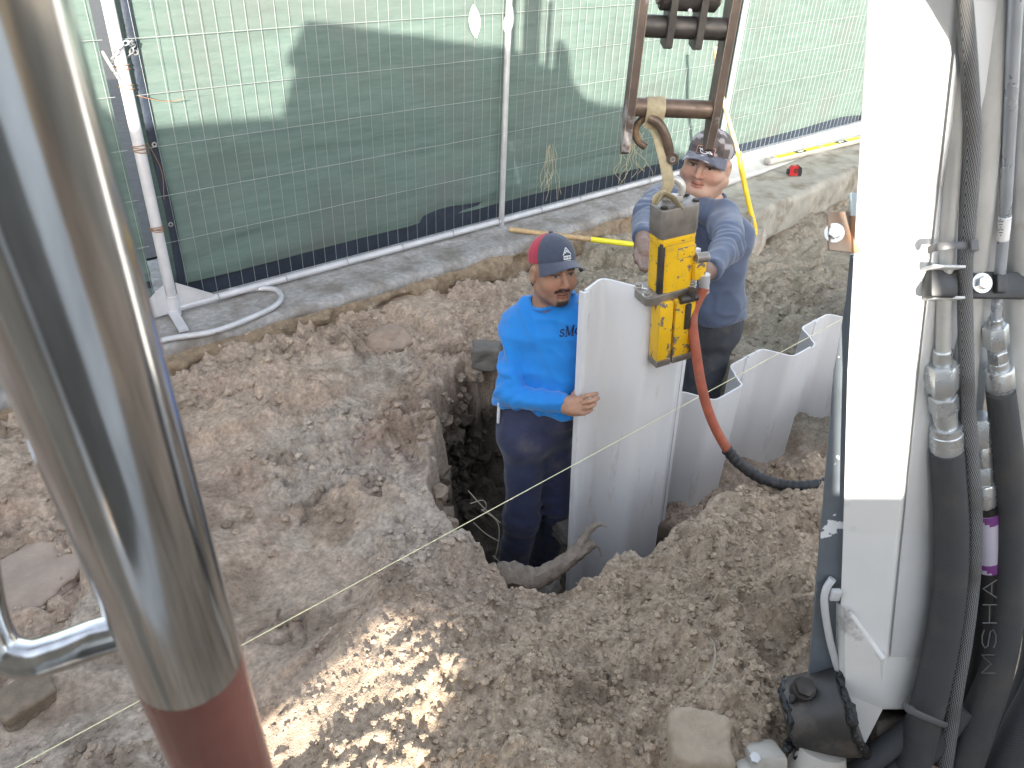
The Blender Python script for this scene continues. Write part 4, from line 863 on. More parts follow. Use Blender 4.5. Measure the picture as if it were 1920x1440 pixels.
        for s_ in 'RL': k = np.exp(-((np.linalg.norm(p - J['kn' + s_], axis=1)) / .10) ** 2); d = d + k * .006 * np.sin(p[:, 2] * 95 + 3 * vnoise(p * 9, 58)); 
        return d
    q_ = np.array([J[k] for k in ('waist', 'hipR', 'hipL', 'knR', 'knL', 'anR', 'anL')]); pv, pf = polygonize(pants, q_.min(0) - .17, q_.max(0) + .17, .0105); po = mesh_obj('trousers', pv - O, pf.tolist(), cfg['pants'], t, O, True, 0)
    for s_ in 'RL':
        fwd = unit(np.array([J['face'][0], J['face'][1], 0])); a = J['an' + s_]; boot = lambda p: su([capd(p, a + [0, 0, .02], a + [0, 0, -.05], .055, .05), capd(p, a + np.array([0, 0, -.06]) - fwd * .03, a + np.array([0, 0, -.07]) + fwd * .13, .043, .04)], .03)
        bv_, bf = polygonize(boot, a - .2, a + .2, .011); mesh_obj('boot', bv_ - O, bf.tolist(), cfg['boot'], t, O, True, 0)
    # ---- cap
    parts = cap_geo(cfg['crown'], cfg['brim'], cfg['ctilt']); cp = None
    for k, (v, f, c_) in enumerate(parts):
        vw = (v * np.array([1 + .10 * fat, 1 + .03 * fat, 1])) @ HF * cfg['hs'] + J['head']; o = mesh_obj('cap' if k == 0 else 'brim', vw - O, f, M_capc, t if k == 0 else cp, O, True, 0 if k == 0 else 60, None, c_); cp = o if k == 0 else cp
    if cfg['must']:
        hv, hf_ = polygonize(lambda p: smin(elld(p, (0, -.062, -.018), (.066, .040, .062)), elld(p, (0, -.07, -.065), (.05, .03, .03)), .02) + .004 * vnoise(p * 60, 3), (-.09, -.12, -.12), (.09, .0, .07), .006); mesh_obj('hair', hv @ HF * cfg['hs'] + J['head'] - O, hf_.tolist(), mk('black_hair', (.012, .011, .011), .6, var=.2, bump=.6, bscale=120, bdist=.003), t, O, True, 0)
    MB().tube([J['head'] + cfg['hs'] * (np.array([0, -.024, .132]) @ HF), J['head'] + cfg['hs'] * (np.array([0, -.024, .140]) @ HF)], .008, 12).build('button', cfg['pants'], cp)
    return t, so, po, cp, (lat, up, fr)

def px_hand(spec, wrist, bulk=1.0):
    """palm and fingers given as (x, y, depth, radius) chains in the picture"""
    ch = [[(P(x, y, d), r * bulk) for x, y, d, r in c] for c in spec]; allp = np.array([q_ for c in ch for q_, r in c])
    def fn(p):
        palm = su([capd(p, c[i][0], c[i + 1][0], c[i][1], c[i + 1][1]) for c in ch[:2] for i in range(len(c) - 1)], .02); d = palm
        for c in ch[2:]:
            fd = su([capd(p, c[i][0], c[i + 1][0], c[i][1], c[i + 1][1]) for i in range(len(c) - 1)], .003); d = smin(d, fd, .0012)
        return d
    return fn, (allp.min(0) - .045, allp.max(0) + .045)

# ---- worker in the bright blue shirt, hand on the tall pile
dh = 2.895
J = dict(head=P(1037, 512, 2.84), neck=P(1030, 581, 2.93), shR=P(976, 610, 2.98), shL=P(1083, 598, 2.90), elR=P(954, 733, 3.0), wrR=P(1062, 757, dh + .02), elL=P(1105, 705, 3.08), wrL=P(1150, 640, 3.08), waist=P(1012, 770, 3.06),
         hipR=P(985, 828, 3.12), hipL=P(1048, 815, 3.10))
J['knR'] = J['hipR'] + np.array([-.02, -.03, -.43]); J['anR'] = np.array([J['knR'][0] + .0, J['knR'][1] + .06, -.70]); J['knL'] = J['hipL'] + np.array([.05, -.05, -.43]); J['anL'] = np.array([J['knL'][0] + .03, J['knL'][1] + .10, -.70])
for k_ in ('neck', 'shR', 'shL', 'waist', 'hipR', 'hipL', 'knR', 'knL', 'anR', 'anL'): J[k_] = J[k_] + FH * .055
for k_ in ('hipL', 'knL', 'anL'): J[k_] = J[k_] + np.array([-.0, .06, 0])
J['elL'] = J['elL'] + FH * .16; J['wrL'] = J['wrL'] + FH * .12; J['head'] = J['head'] + FH * .03
J['base'] = np.array([J['waist'][0], J['waist'][1], -.78]); J['face'] = unit(-FH * .75 + RT * .55); J['hf'] = head_frame(unit(-FH * .90 + RT * .42) + np.array([0, 0, .13]), .02)
fd = dh - .012
rh = px_hand([[(1056, 757, dh + .025, .027), (1070, 757, dh, .027), (1088, 752, fd, .019)], [(1058, 762, dh + .02, .025), (1072, 766, dh, .024), (1087, 771, fd, .017)],
              [(1086, 747, fd, .0095), (1100, 742, fd - .02, .0088), (1111, 740, fd - .015, .0082), (1119, 738, fd - .005, .0074)], [(1088, 757, fd, .0098), (1103, 753, fd - .024, .0092), (1113, 750, fd - .018, .0085), (1121, 747, fd - .006, .0076)],
              [(1087, 767, fd, .0095), (1101, 764, fd - .022, .0090), (1110, 761, fd - .016, .0083), (1116, 757, fd - .006, .0075)], [(1084, 776, fd, .0088), (1095, 775, fd - .016, .0082), (1103, 772, fd - .012, .0076), (1109, 768, fd - .006, .0068)],
              [(1070, 752, dh + .01, .014), (1076, 741, dh + .025, .0115), (1082, 731, dh + .03, .0095)]], J['wrR'])
lh = px_hand([[(1150, 640, 3.2, .026), (1160, 625, 3.19, .026)], [(1156, 642, 3.2, .024), (1168, 630, 3.19, .024)], [(1160, 622, 3.18, .01), (1164, 606, 3.17, .009)], [(1165, 624, 3.18, .01), (1170, 607, 3.17, .009)], [(1170, 627, 3.18, .01), (1176, 612, 3.17, .009)], [(1174, 632, 3.18, .009), (1181, 619, 3.17, .008)], [(1152, 630, 3.19, .012), (1146, 618, 3.18, .01)]], J['wrL'])
J['hands'] = [rh, lh]
M_bshirt = mk('blue_shirt', (.005, .205, .62), .8, var=.05, vscale=10, bump=.15, bscale=400, bdist=.0008, sheen=.3); M_navy = mk('navy_trousers', (.020, .026, .072), .75, var=.2, vscale=14, bump=.2, bscale=300, bdist=.0008, sheen=.2, dirt=((.12, .105, .10), 6, .56, .85))
M_boot = mk('boot_leather', (.07, .05, .035), .7, var=.3, dirt=((.2, .16, .12), 9, .5, .7))
navy_f, red_b = np.array([.045, .055, .085]), np.array([.38, .018, .045])
cfgA = dict(fat=0.0, hs=1.0, skin=(.36, .205, .135), hand=(.40, .225, .15), must=True, bulk=1.0, belly=.0, hem=.015, arm=1.0, wr=.022, shirt=M_bshirt, pants=M_navy, boot=M_boot, ctilt=.16,
            crown=lambda th, ph: navy_f if abs((th - math.pi / 2 + math.pi) % (2 * math.pi) - math.pi) < math.radians(66) else red_b, brim=lambda t_, k: np.array([.055, .062, .095]))
pA, shA, poA, cpA, (latA, upA, frA) = person('worker in bright blue shirt and navy cap with red mesh, moustached, holding the tall pile', J, cfgA)
# chest print: s M C
cA = P(1068, 622, depth_of(J['shL']) - .06); ex, ey = unit(latA * .96 - upA * .0), upA; nrm_ = np.cross(ex, ey)
if nrm_ @ RW[:, 2] > 0: ex = -ex
S_ = [(.9, .8), (.6, 1), (.25, .95), (.05, .75), (.2, .55), (.65, .45), (.9, .25), (.7, .02), (.3, 0), (.02, .2)]; C_ = [(1, .8), (.7, 1), (.35, .95), (.05, .65), (.05, .35), (.35, .03), (.7, 0), (1, .2)]
def gl(st_, x, y, w, h, lw): return [[(x + a * w, y + b * h, lw) for a, b in s__] for s__ in st_]
logo = gl([S_], -.036, -.012, .020, .026, .0050) + gl([[(.12, 0), (.12, 1)]], -.013, -.014, .032, .040, .0032) + gl([[(.15, 1), (.5, .05)], [(.88, 0), (.88, 1)]], -.013, -.014, .032, .040, .0066) + gl([[(.5, .05), (.88, 1)]], -.013, -.014, .032, .040, .0028) + gl([[(-.03, 0), (.27, 0)], [(.72, 0), (1.05, 0)], [(-.03, 1), (.2, 1)], [(.85, 1), (1.05, 1)]], -.013, -.014, .032, .040, .0028) + gl([C_], .024, -.012, .022, .028, .0050)
decal('chest_print', logo, .005, cA, ex, ey, shA, mk('navy_print', (.008, .015, .06), .7), shA, .002)
# cap emblem: roof over a small lettered block
HFa = J['hf']; eo = J['head'] + np.array([-.014, .10, .086]) @ HFa; nx_ = unit(np.array([-.12, 1, .35]) @ HFa); eyv = unit(HFa[2] - nx_ * (HFa[2] @ nx_)); exv = np.cross(eyv, nx_)
emb = [[(-.014, -.004), (0, .018), (.014, -.004)], [(-.006, .001), (0, .009), (.006, .001)]] + [[(-.012 + k * .006, -.016), (-.012 + k * .006, -.007)] for k in range(5)] + [[(-.013, -.016), (.013, -.016)], [(-.013, -.0075), (.013, -.0075)], [(-.013, -.0215), (.013, -.0215)]]
emb = [[(a * 1.25, b * 1.25) for a, b in s__] for s__ in emb]
decal('cap_emblem', emb, .0030, eo, exv, eyv, cpA, mk('white_thread', (.75, .76, .8), .7), cpA, .0015)
# phone clipped at the hip
ph = P(935, 768, depth_of(J['hipR']) - .06); tag(MB().box(ph, (.012, .06, .10), np.stack([unit(RT), unit(np.cross(RT, (0, 0, 1))), [0, 0, 1]]), .004).build('phone', mk('white_plastic', (.7, .72, .75), .4), None, ph), 'white phone sticking out of the back pocket of the navy trousers', 'phone')

# ---- worker behind the hammer
J = dict(head=P(1327, 304, 3.50), neck=P(1333, 386, 3.60), shR=P(1240, 372, 3.76), shL=P(1356, 406, 3.42), elR=P(1213, 402, 3.46), wrR=P(1204, 447, 3.20), elL=P(1367, 460, 3.14), wrL=P(1330, 506, 2.93), waist=P(1322, 566, 3.86),
         hipR=P(1292, 610, 3.97), hipL=P(1338, 612, 3.86))
J['knR'] = J['hipR'] + np.array([-.03, -.04, -.42]); J['knL'] = J['hipL'] + np.array([-.03, -.03, -.42])
for s_ in 'RL': J['an' + s_] = np.array([J['kn' + s_][0] + .02, J['kn' + s_][1] + .05, -.70])
J['base'] = np.array([J['waist'][0], J['waist'][1], -.78]); J['face'] = unit(-FH * .9 - RT * .3); J['hf'] = head_frame(unit(-FH * .90 - RT * .48) + np.array([0, 0, .05]), .06)
rh = px_hand([[(1204, 446, 3.20, .029), (1204, 462, 3.13, .030), (1206, 478, 3.06, .024)], [(1209, 447, 3.20, .028), (1211, 464, 3.13, .029), (1214, 480, 3.06, .022)],
              [(1200, 480, 3.05, .0115), (1199, 494, 3.0, .0105), (1203, 504, 2.96, .009)], [(1206, 482, 3.05, .012), (1206, 497, 3.0, .011), (1210, 507, 2.96, .0095)], [(1213, 483, 3.05, .0115), (1214, 497, 3.0, .0105), (1217, 506, 2.96, .009)], [(1219, 481, 3.05, .0105), (1221, 493, 3.0, .0095), (1223, 501, 2.96, .0085)], [(1197, 462, 3.13, .014), (1192, 478, 3.06, .012), (1194, 490, 3.02, .0105)]], J['wrR'])
lh = px_hand([[(1332, 505, 2.94, .028), (1318, 505, 2.88, .028), (1304, 500, 2.85, .022)], [(1330, 511, 2.94, .026), (1318, 514, 2.88, .025), (1306, 511, 2.85, .02)], [(1302, 496, 2.84, .0115), (1292, 492, 2.82, .0105), (1286, 494, 2.80, .009)], [(1303, 503, 2.84, .0115), (1292, 500, 2.82, .0105), (1285, 502, 2.80, .009)], [(1304, 510, 2.84, .011), (1294, 508, 2.82, .010), (1287, 509, 2.80, .009)], [(1306, 516, 2.84, .010), (1297, 516, 2.82, .009), (1290, 517, 2.80, .008)], [(1316, 496, 2.87, .014), (1306, 486, 2.85, .0115), (1298, 482, 2.84, .010)]], J['wrL'])
J['hands'] = [rh, lh]
M_sshirt = mk('slate_shirt', (.068, .092, .155), .7, var=.06, vscale=9, bump=.15, bscale=400, bdist=.0008, sheen=.3); M_grp = mk('slate_trousers', (.050, .054, .066), .75, var=.2, vscale=14, bump=.2, bscale=300, bdist=.0008, dirt=((.12, .11, .10), 6, .55, .75))
def camo(a, b, base, alts):
    k = vnoise(np.array([[a * 3.1, b * 4.3]]), 77)[0]; k2 = vnoise(np.array([[a * 5.1 + 9, b * 6.3]]), 79)[0]
    return np.array(alts[0]) if k > .28 else (np.array(alts[1]) if k2 > .3 else np.array(base))
cfgB = dict(fat=1.0, hs=1.10, skin=(.43, .272, .205), hand=(.22, .14, .105), must=False, bulk=1.22, belly=.02, hem=.03, arm=1.15, wr=.014, shirt=M_sshirt, pants=M_grp, boot=M_boot, ctilt=.14,
            crown=lambda th, ph: camo(th, ph, (.085, .065, .06), ((.30, .28, .28), (.045, .038, .04))), brim=lambda t_, k: camo(t_, k * .6, (.10, .105, .14), ((.34, .33, .34), (.06, .06, .085))))
pB, shB, poB, cpB, (latB, upB, frB) = person('heavy worker in slate blue shirt and patterned cap, leaning in to steady the yellow hammer', J, cfgB)
HFb = J['hf']; eo = J['head'] + np.array([-.004, .118, .075]) @ HFb; nx_ = unit(np.array([-.05, 1, .35]) @ HFb); eyv = unit(HFb[2] - nx_ * (HFb[2] @ nx_)); exv = np.cross(eyv, nx_)
pw, phh = .040, .019
patch_ = decal('cap_patch', [[(-pw, k, .0085), (pw, k, .0085)] for k in np.linspace(-phh + .004, phh - .004, 6)], .008, eo, exv, eyv, cpB, mk('patch_dark', (.05, .04, .042), .8), cpB, .0016)
decal('patch_border', [[(-pw, -phh), (pw, -phh), (pw, phh), (-pw, phh), (-pw, -phh)]], .003, eo, exv, eyv, cpB, mk('patch_rim', (.42, .20, .14), .8), cpB, .0024)
an = np.linspace(0, 6.2832, 16); fish = [[(.019 * math.cos(a) - .004, .010 * math.sin(a)) for a in an], [(-.030, .009), (-.018, .006), (.012, -.004), (.033, -.007)], [(.012, .006), (.033, -.006)], [(-.014, -.001), (-.006, .002), (0, -.001), (.006, .002)]]
decal('patch_emblem', fish, .0030, eo, exv, eyv, cpB, mk('patch_white', (.72, .72, .74), .8), cpB, .0032)

# ================================================================== EXCAVATOR
from mathutils.geometry import tessellate_polygon
M_white = mk('white_paint', (.78, .78, .77), .35, var=.03, vscale=4, dirt=((.30, .27, .24), 6, .70, .85), coat=.2, bump=.05, bscale=40, bdist=.001)
M_lgrey2 = mk('pale_grey_paint', (.60, .61, .62), .4, var=.05, vscale=5, dirt=((.28, .26, .24), 5, .66, .85))
M_chipg = mk('chipped_blue_grey', (.125, .145, .165), .4, var=.15, vscale=9, chips=((.72, .74, .76), 11, .665, .01), bump=.1, bscale=60, bdist=.001, dirt=((.3, .25, .2), 13, .6, .8))
M_rust = mk('rusty_link_steel', (.115, .085, .068), .55, .35, var=.3, vscale=12, bump=.35, bscale=60, bdist=.002, chips=((.34, .32, .31), 7, .62, .06), edge=((.40, .30, .24), .008, .05, .14))
M_brown = mk('brown_pin', (.14, .098, .072), .45, .4, var=.35, vscale=18, bump=.3, bscale=50, bdist=.002, dirt=((.36, .24, .13), 11, .55, .75))
M_chrome = mk('chrome', (.66, .66, .665), .12, 1.0, var=.30, vscale=60, stretch=(1, 1, .03), bump=.05, bscale=30, bdist=.002)
M_redp = mk('oxide_red_paint', (.24, .085, .068), .22, .0, var=.2, vscale=6, coat=.3, dirt=((.38, .24, .2), 5, .58, .75))
M_pipe = mk('pale_pipe', (.58, .585, .575), .35, .35, var=.1, vscale=8, dirt=((.35, .3, .2), 9, .62, .8))
M_zincf = mk('zinc_fitting', (.60, .62, .63), .3, .75, var=.12, vscale=14)
M_clampb = mk('black_clamp', (.05, .052, .055), .5, .2, var=.3, vscale=12, dirt=((.22, .2, .17), 8, .55, .75))
M_tie = mk('cable_tie', (.10, .10, .105), .45, var=.1)
def weave_mat(name, c1, c2, sc, strength, dist):
    m = bpy.data.materials.new(name); m.use_nodes = True; nt = m.node_tree; L = nt.links.new; b = nt.nodes['Principled BSDF']
    at = _nd(nt, 'ShaderNodeAttribute', attribute_name='UVW'); mp = _nd(nt, 'ShaderNodeMapping'); mp.inputs['Scale'].default_value = sc; L(at.outputs['Vector'], mp.inputs[0])
    w = _nd(nt, 'ShaderNodeTexChecker'); w.inputs['Scale'].default_value = 1.0; L(mp.outputs[0], w.inputs[0])
    n = _nd(nt, 'ShaderNodeTexNoise'); n.inputs['Scale'].default_value = 9; n.inputs['Detail'].default_value = 5; tc = _nd(nt, 'ShaderNodeTexCoord'); L(tc.outputs['Object'], n.inputs[0])
    mx = _nd(nt, 'ShaderNodeMix', data_type='RGBA'); mx.inputs[6].default_value = (*c1, 1); mx.inputs[7].default_value = (*c2, 1); L(w.outputs[1], mx.inputs[0])
    m2 = _nd(nt, 'ShaderNodeMix', data_type='RGBA'); r = _nd(nt, 'ShaderNodeMapRange'); r.inputs[1].default_value = .5; r.inputs[2].default_value = .75; L(n.outputs[0], r.inputs[0]); L(r.outputs[0], m2.inputs[0]); L(mx.outputs[2], m2.inputs[6]); m2.inputs[7].default_value = (.085, .08, .075, 1)
    L(m2.outputs[2], b.inputs['Base Color']); b.inputs['Roughness'].default_value = .7
    bp = _nd(nt, 'ShaderNodeBump'); bp.inputs['Strength'].default_value = strength; bp.inputs['Distance'].default_value = dist; L(w.outputs[1], bp.inputs['Height']); L(bp.outputs[0], b.inputs['Normal']); return m
M_sleeve = weave_mat('woven_sleeve', (.040, .042, .047), (.075, .077, .082), (46, 260, 1), .5, .0015)
M_braid = weave_mat('braided_loom', (.035, .037, .042), (.26, .265, .27), (24, 150, 1), .8, .002)
def hose(name, path, r, mat, parent, n=18, flat=None, smooth=10, twist=0.0):
    p = np.array(path, float); rr = np.full(len(p), r, float) if np.isscalar(r) else np.array(r, float); p, rr = spline(p, smooth, rr)
    v, f = tube_geo(p, rr, n, True, flat); s = np.concatenate([[0], np.cumsum(np.linalg.norm(np.diff(p, axis=0), axis=1))])
    o = mesh_obj(name, v - ORG[parent.name], f, mat, parent, ORG[parent.name], True, 60)
    at = o.data.attributes.new('UVW', 'FLOAT_VECTOR', 'POINT'); d = np.zeros((len(v), 3), np.float32); d[:, 0] = np.tile(np.abs(np.linspace(-1, 1, n, endpoint=False)), len(p)) + np.repeat(s, n) * twist; d[:, 1] = np.repeat(s, n); at.data.foreach_set('vector', d.ravel()); return o
exc = thing('excavator', 'white mini excavator boom with hydraulic hoses, chrome cab pole and rusty link', 'excavator', (.6, -.3, 0))

# --- bucket link holding the sling
dL = 2.42; la_, lb2 = P(1181, 200, dL), P(1342, 195, dL); bd_ = unit(np.array([lb2[0] - la_[0], lb2[1] - la_[1], 0])); bn = np.cross(bd_, (0, 0, 1))   # bn points away/along view
if bn @ RW[:, 2] < 0: bn = -bn
zt0 = la_[2]
for c in (la_, lb2):
    poly = [(-.022, -.135), (.006, -.15), (.028, -.13), (.045, -.03), (.048, .25), (.06, .40), (.05, .75), (-.04, .75), (-.045, .40), (-.036, .25), (-.036, -.03)]
    bm = bmesh.new(); A = np.stack([bn, [0, 0, 1], bd_])
    for t in (-.5, .5): pass
    mb = MB(); mb.prism(poly, .026, c, A); mb.build('link_plate', M_rust, exc)
low_a, low_b = la_ + [0, 0, .0], np.array([lb2[0], lb2[1], zt0])
mb = MB(); mb.tube([low_a, low_b], .0285, 20); mb.build('lower_pin', M_brown, exc)
zu = P(1268, 52, dL - .13)[2]; ua, ub = np.array([la_[0], la_[1], zu]), np.array([lb2[0], lb2[1], zu])
mb = MB(); mb.tube([ua, ub], .032, 20); up_pin = mb.build('upper_pin', M_dark, exc)
mc = ua + (ub - ua) * .50
mb = MB(); hub = mc + [0, 0, .085]; mb.tube([hub - bd_ * .085, hub - bd_ * .08, hub + bd_ * .08, hub + bd_ * .085], [.036, .042, .042, .036], 22); mb.build('hub', M_dark, exc)
for s_ in (-.048, .040):
    mb = MB(); mb.prism([(-.05, -.05), (-.02, -.058), (.045, -.05), (.055, .13), (-.055, .13)], .02, mc + bd_ * s_, np.stack([bn, [0, 0, 1], bd_])); mb.build('lug', M_dark, exc)
mb = MB(); mb.tube([hub - bd_ * .093, hub + bd_ * .093], .026, 18); mb.build('hub_pin', M_steel, exc)
mb = MB(); hexbolt(mb, mc + [0, 0, .05] - bn * .036, -bn, .007, .006, False); mb.build('grease_nipple', M_galv, exc)
mb = MB(); mb.box(hub + [0, 0, .40] + bn * .03, (.12, .13, .72), np.stack([bd_, bn, [0, 0, 1]]), .012); mb.build('dipper_end', M_dark, exc)

# sling and shackle
M_strap = mk('dirty_sling', (.40, .33, .205), .85, var=.2, vscale=25, bump=.4, bscale=150, bdist=.001, dirt=((.22, .18, .12), 12, .55, .75))
barp = low_a + (low_b - low_a) * .26; eye = hp(-.045, -.006, HL + .03); sl = thing('lifting_sling', 'dirty tan webbing sling from the rusty pin down to the hammer eye', 'sling', eye)
def band(path, w, name, hint, th=.16):
    MB().tube(path, w, 12, smooth=7, flat=(hint, th)).build(name, M_strap, sl)
loopb = [barp + [0, 0, -.06] + bn * -.012, barp + [0, 0, -.0] - bn * .031, barp + [0, 0, .030], barp + bn * .031, barp + [0, 0, -.05] + bn * .01]
band(loopb, .021, 'top_loop', bd_); band([q_ + bd_ * .022 + [0, 0, .002] for q_ in loopb], .016, 'top_loop', bd_)
band([barp + [0, 0, -.05], barp * .7 + eye * .3 + bd_ * .004, eye + HZ * .06, eye - HZ * .005], [.016, .017, .016, .013], 'strap', bd_, .2)
band([barp + [0, 0, -.05] + bd_ * .02 + bn * .008, barp * .55 + eye * .45 + bd_ * .016 + bn * .008, eye + HZ * .05 + bd_ * .012, eye - HZ * .0], [.010, .012, .011, .010], 'strap', bd_, .3)
kn = eye - HZ * .005
band([kn - bd_ * .03 - HZ * .012 - bn * .02, kn - bd_ * .012 + HZ * .018 - bn * .022, kn + bd_ * .012 + HZ * .010 - bn * .026, kn + bd_ * .03 - HZ * .008 - bn * .024, kn + bd_ * .052 - HZ * .03 - bn * .03], [.015, .021, .022, .019, .012], 'bottom_loop', HZ * .6 - bn * .8, .25)
band([kn + bd_ * .002 + HZ * .02, kn - bd_ * .03 + HZ * .0 - bn * .01, kn - bd_ * .04 - HZ * .02 - bn * .014], [.012, .018, .012], 'bottom_loop', HZ, .3)
shk = thing('shackle', 'worn brown bow shackle hooked around the sling under the pin', 'shackle', barp); sc_ = barp + [0, 0, -.055]
bowp = [sc_ - bd_ * .020 + [0, 0, .02], sc_ - bd_ * .040 + [0, 0, -.012], sc_ - bd_ * .030 + [0, 0, -.05], sc_ - bd_ * .002 + [0, 0, -.072]]
MB().tube([q_ - bn * .004 + bn * .02 for q_ in bowp], .0125, 12, smooth=6).build('bow', M_brown, shk)
arm = [sc_ - bd_ * .01 + [0, 0, .03] - bn * .026, sc_ + bd_ * .022 + [0, 0, .014] - bn * .034, sc_ + bd_ * .052 + [0, 0, -.030] - bn * .034, sc_ + bd_ * .072 + [0, 0, -.085] - bn * .03, sc_ + bd_ * .078 + [0, 0, -.105] - bn * .03]
MB().tube(arm, [.014, .0155, .0155, .016, .015], 12, smooth=6).build('bow', M_brown, shk)
MB().tube([arm[-1] - bn * .018 + [0, 0, .015], arm[-1] + bn * .02 + [0, 0, .015]], .019, 14).build('eye', M_brown, shk)
MB().tube([arm[-1] - bn * .024 + [0, 0, .015], arm[-1] + bn * .055 - bd_ * .02 + [0, 0, .015]], .009, 12).build('pin', M_steel, shk)

# --- boom: ridge edge R is nearest the operator
def dR(y): return .95 + (1.80 - .95) * y / 1306.
Lx = lambda y: np.interp(y, [-400, 0, 700, 1110, 1330, 1500], [1645, 1624, 1586.5, 1576, 1566, 1560]); Rx = lambda y: np.interp(y, [-400, 0, 700, 1306, 1500], [1834, 1790, 1713, 1653, 1634]); Bx = lambda y: np.interp(y, [-400, 0, 700, 1200, 1500], [1990, 1930, 1850, 1775, 1740])
ysb = [-400, 0, 350, 700, 1000, 1200, 1330]; V = []
for y in ysb:
    d = dR(y); V += [P(Lx(y), y, d + .07), P(Rx(y), y, d), P(Bx(y), y, d + .075), P(Lx(y), y, d + .07) + P(Bx(y), y, d + .075) - P(Rx(y), y, d)]
mb = MB(); f = []
for i in range(len(ysb) - 1): f += [(4 * i + j, 4 * i + (j + 1) % 4, 4 * i + 4 + (j + 1) % 4, 4 * i + 4 + j) for j in (0, 1, 2, 3)]
f += [(0, 1, 2, 3), tuple(len(V) - 4 + k for k in (3, 2, 1, 0))]; mb.add(V, f); boom = mb.build('boom', M_white, exc, smooth=False)
bv = boom.modifiers.new('bev', 'BEVEL'); bv.width = .004; bv.segments = 3; bv.limit_method = 'ANGLE'
# pale grey web plate on the operator side
V = []
for y in (-400, 0, 350, 700, 1000, 1230):
    d = dR(y); V += [P(Rx(y) + 7, y, d - .001), P(Bx(y), y, d + .071)]
nrm_b = unit(np.cross(V[1] - V[0], V[2] - V[0])); nrm_b = nrm_b if nrm_b @ RW[:, 2] < 0 else -nrm_b
mesh_obj('side_plate', np.array(V) + nrm_b * .003 - ORG[exc.name], [(2 * i, 2 * i + 1, 2 * i + 3, 2 * i + 2) for i in range(5)], M_lgrey2, exc, ORG[exc.name], False)
# weld rib on the lower boom, grey chipped guard plate
rib = [P(1592, 1150, dR(1150) + .045), P(1625, 1195, dR(1195) + .028), P(1653, 1232, dR(1232) + .0)]
MB().tube([q_ - RW[:, 2] * .004 for q_ in rib], .008, 10, smooth=4).build('weld_rib', M_white, boom)
gl = [(1594, 478), (1586, 560), (1563, 700), (1543, 957), (1531, 1100), (1518, 1255), (1512, 1330)]; V = []
for x, y in gl:
    d = dR(y) + .085; V += [P(x, y, d + .01), P(Lx(y) + 6, y, d)]
bo = mesh_obj('guard_plate', np.array(V) - ORG[exc.name], [(2 * i, 2 * i + 1, 2 * i + 3, 2 * i + 2) for i in range(len(gl) - 1)], M_chipg, exc, ORG[exc.name], False); md = bo.modifiers.new('t', 'SOLIDIFY'); md.thickness = .012; md.offset = 1
pp = [P(1561, 1085, dR(1085) + .075), P(1549, 1105, dR(1105) + .072), P(1546, 1135, dR(1130) + .072), P(1556, 1200, dR(1200) + .072), P(1573, 1262, dR(1262) + .07)]
MB().tube(pp, .0085, 12, smooth=5).build('grease_pipe', M_lgrey2, exc)
MB().box(P(1566, 1115, dR(1110) + .066), (.022, .014, .03), axes((0, 0, 1), RW[:, 0]), .003).build('pipe_clip', M_lgrey2, exc)
# orange-brown bracket
dB = dR(437) + .075; BA = np.stack([unit(RW[:, 0] * .97 + RW[:, 2] * .25), -RW[:, 1], np.cross(unit(RW[:, 0] * .97 + RW[:, 2] * .25), -RW[:, 1])])
bcx = P(1576, 437, dB); s = dB / FPX
mb = MB(); mb.prism([(-26 * s, -33 * s), (-29 * s, 33 * s), (-24 * s, 37 * s), (30 * s, 42 * s), (34 * s, -36 * s)], .005, bcx, BA); brk = mb.build('bracket', mk('bracket_rust', (.24, .185, .145), .55, .1, var=.15, vscale=14, dirt=((.34, .17, .08), 16, .52, .66)), exc)
mb = MB(); mb.prism([(22 * s, -36 * s), (19 * s, 40 * s), (38 * s, 42 * s), (38 * s, -36 * s)], .012, bcx - BA[2] * .002 * np.sign(BA[2] @ RW[:, 2]), BA); mb.build('folded_edge', mk('orange_rust', (.36, .19, .10), .6, var=.25, vscale=20), brk)
fn = -RW[:, 2]; mb = MB(); hexbolt(mb, P(1564, 437, dB - .006), unit(fn * .96 - RW[:, 0] * .2), 12.5 * s, .010); mb.build('bolt', M_zincf, brk)
MB().box(P(1600, 384, dB), (14 * s, .008, 44 * s), np.stack([BA[0], BA[2], BA[1]]), .001).build('tab', M_zincf, brk)
# pivot boss at the boom foot
dP = dR(1330) + .05; ax0, ax1 = P(1478, 1345, dP + .03), P(1600, 1330, dP - .03); axd = unit(ax1 - ax0); r0 = 82 * dP / FPX
mb = MB(); mb.tube([ax0, ax0 + axd * .004, ax0 + axd * .012, ax1 - axd * .012, ax1], [r0 * .55, r0 * .78, r0 * .86, r0 * .98, r0 * .9], 36); mb.build('pivot_boss', mk('grease_black', (.045, .042, .040), .45, .2, var=.3, vscale=10, dirt=((.16, .135, .115), 6, .48, .7), bump=.2, bscale=40, bdist=.002), exc)
M_grease = mk('black_grease', (.012, .013, .014), .25, var=.3, vscale=30, bump=1.0, bscale=45, bdist=.008)
an = np.linspace(0, 6.2832, 70); g1 = np.cross(axd, (0, 0, 1)); g1 = unit(g1); g2 = np.cross(axd, g1)
for cc_, rr_, w_, sd_ in ((ax1 + axd * .002, r0 * .93, .009, 1), (ax0 + axd * .016, r0 * .84, .006, 2)):
    pth = np.array([cc_ + (g1 * math.cos(a) + g2 * math.sin(a)) * rr_ + axd * .004 * math.sin(5 * a) for a in an]); w2 = w_ * (1 + .6 * fbm(pth * 60, 2, sd_)); v, f = tube_geo(pth, w2, 9); v = v + .003 * np.stack([fbm(v * 90, 2, sd_ + k) for k in range(3)], 1); MB().add(v, f).build('grease_seam', M_grease, exc)
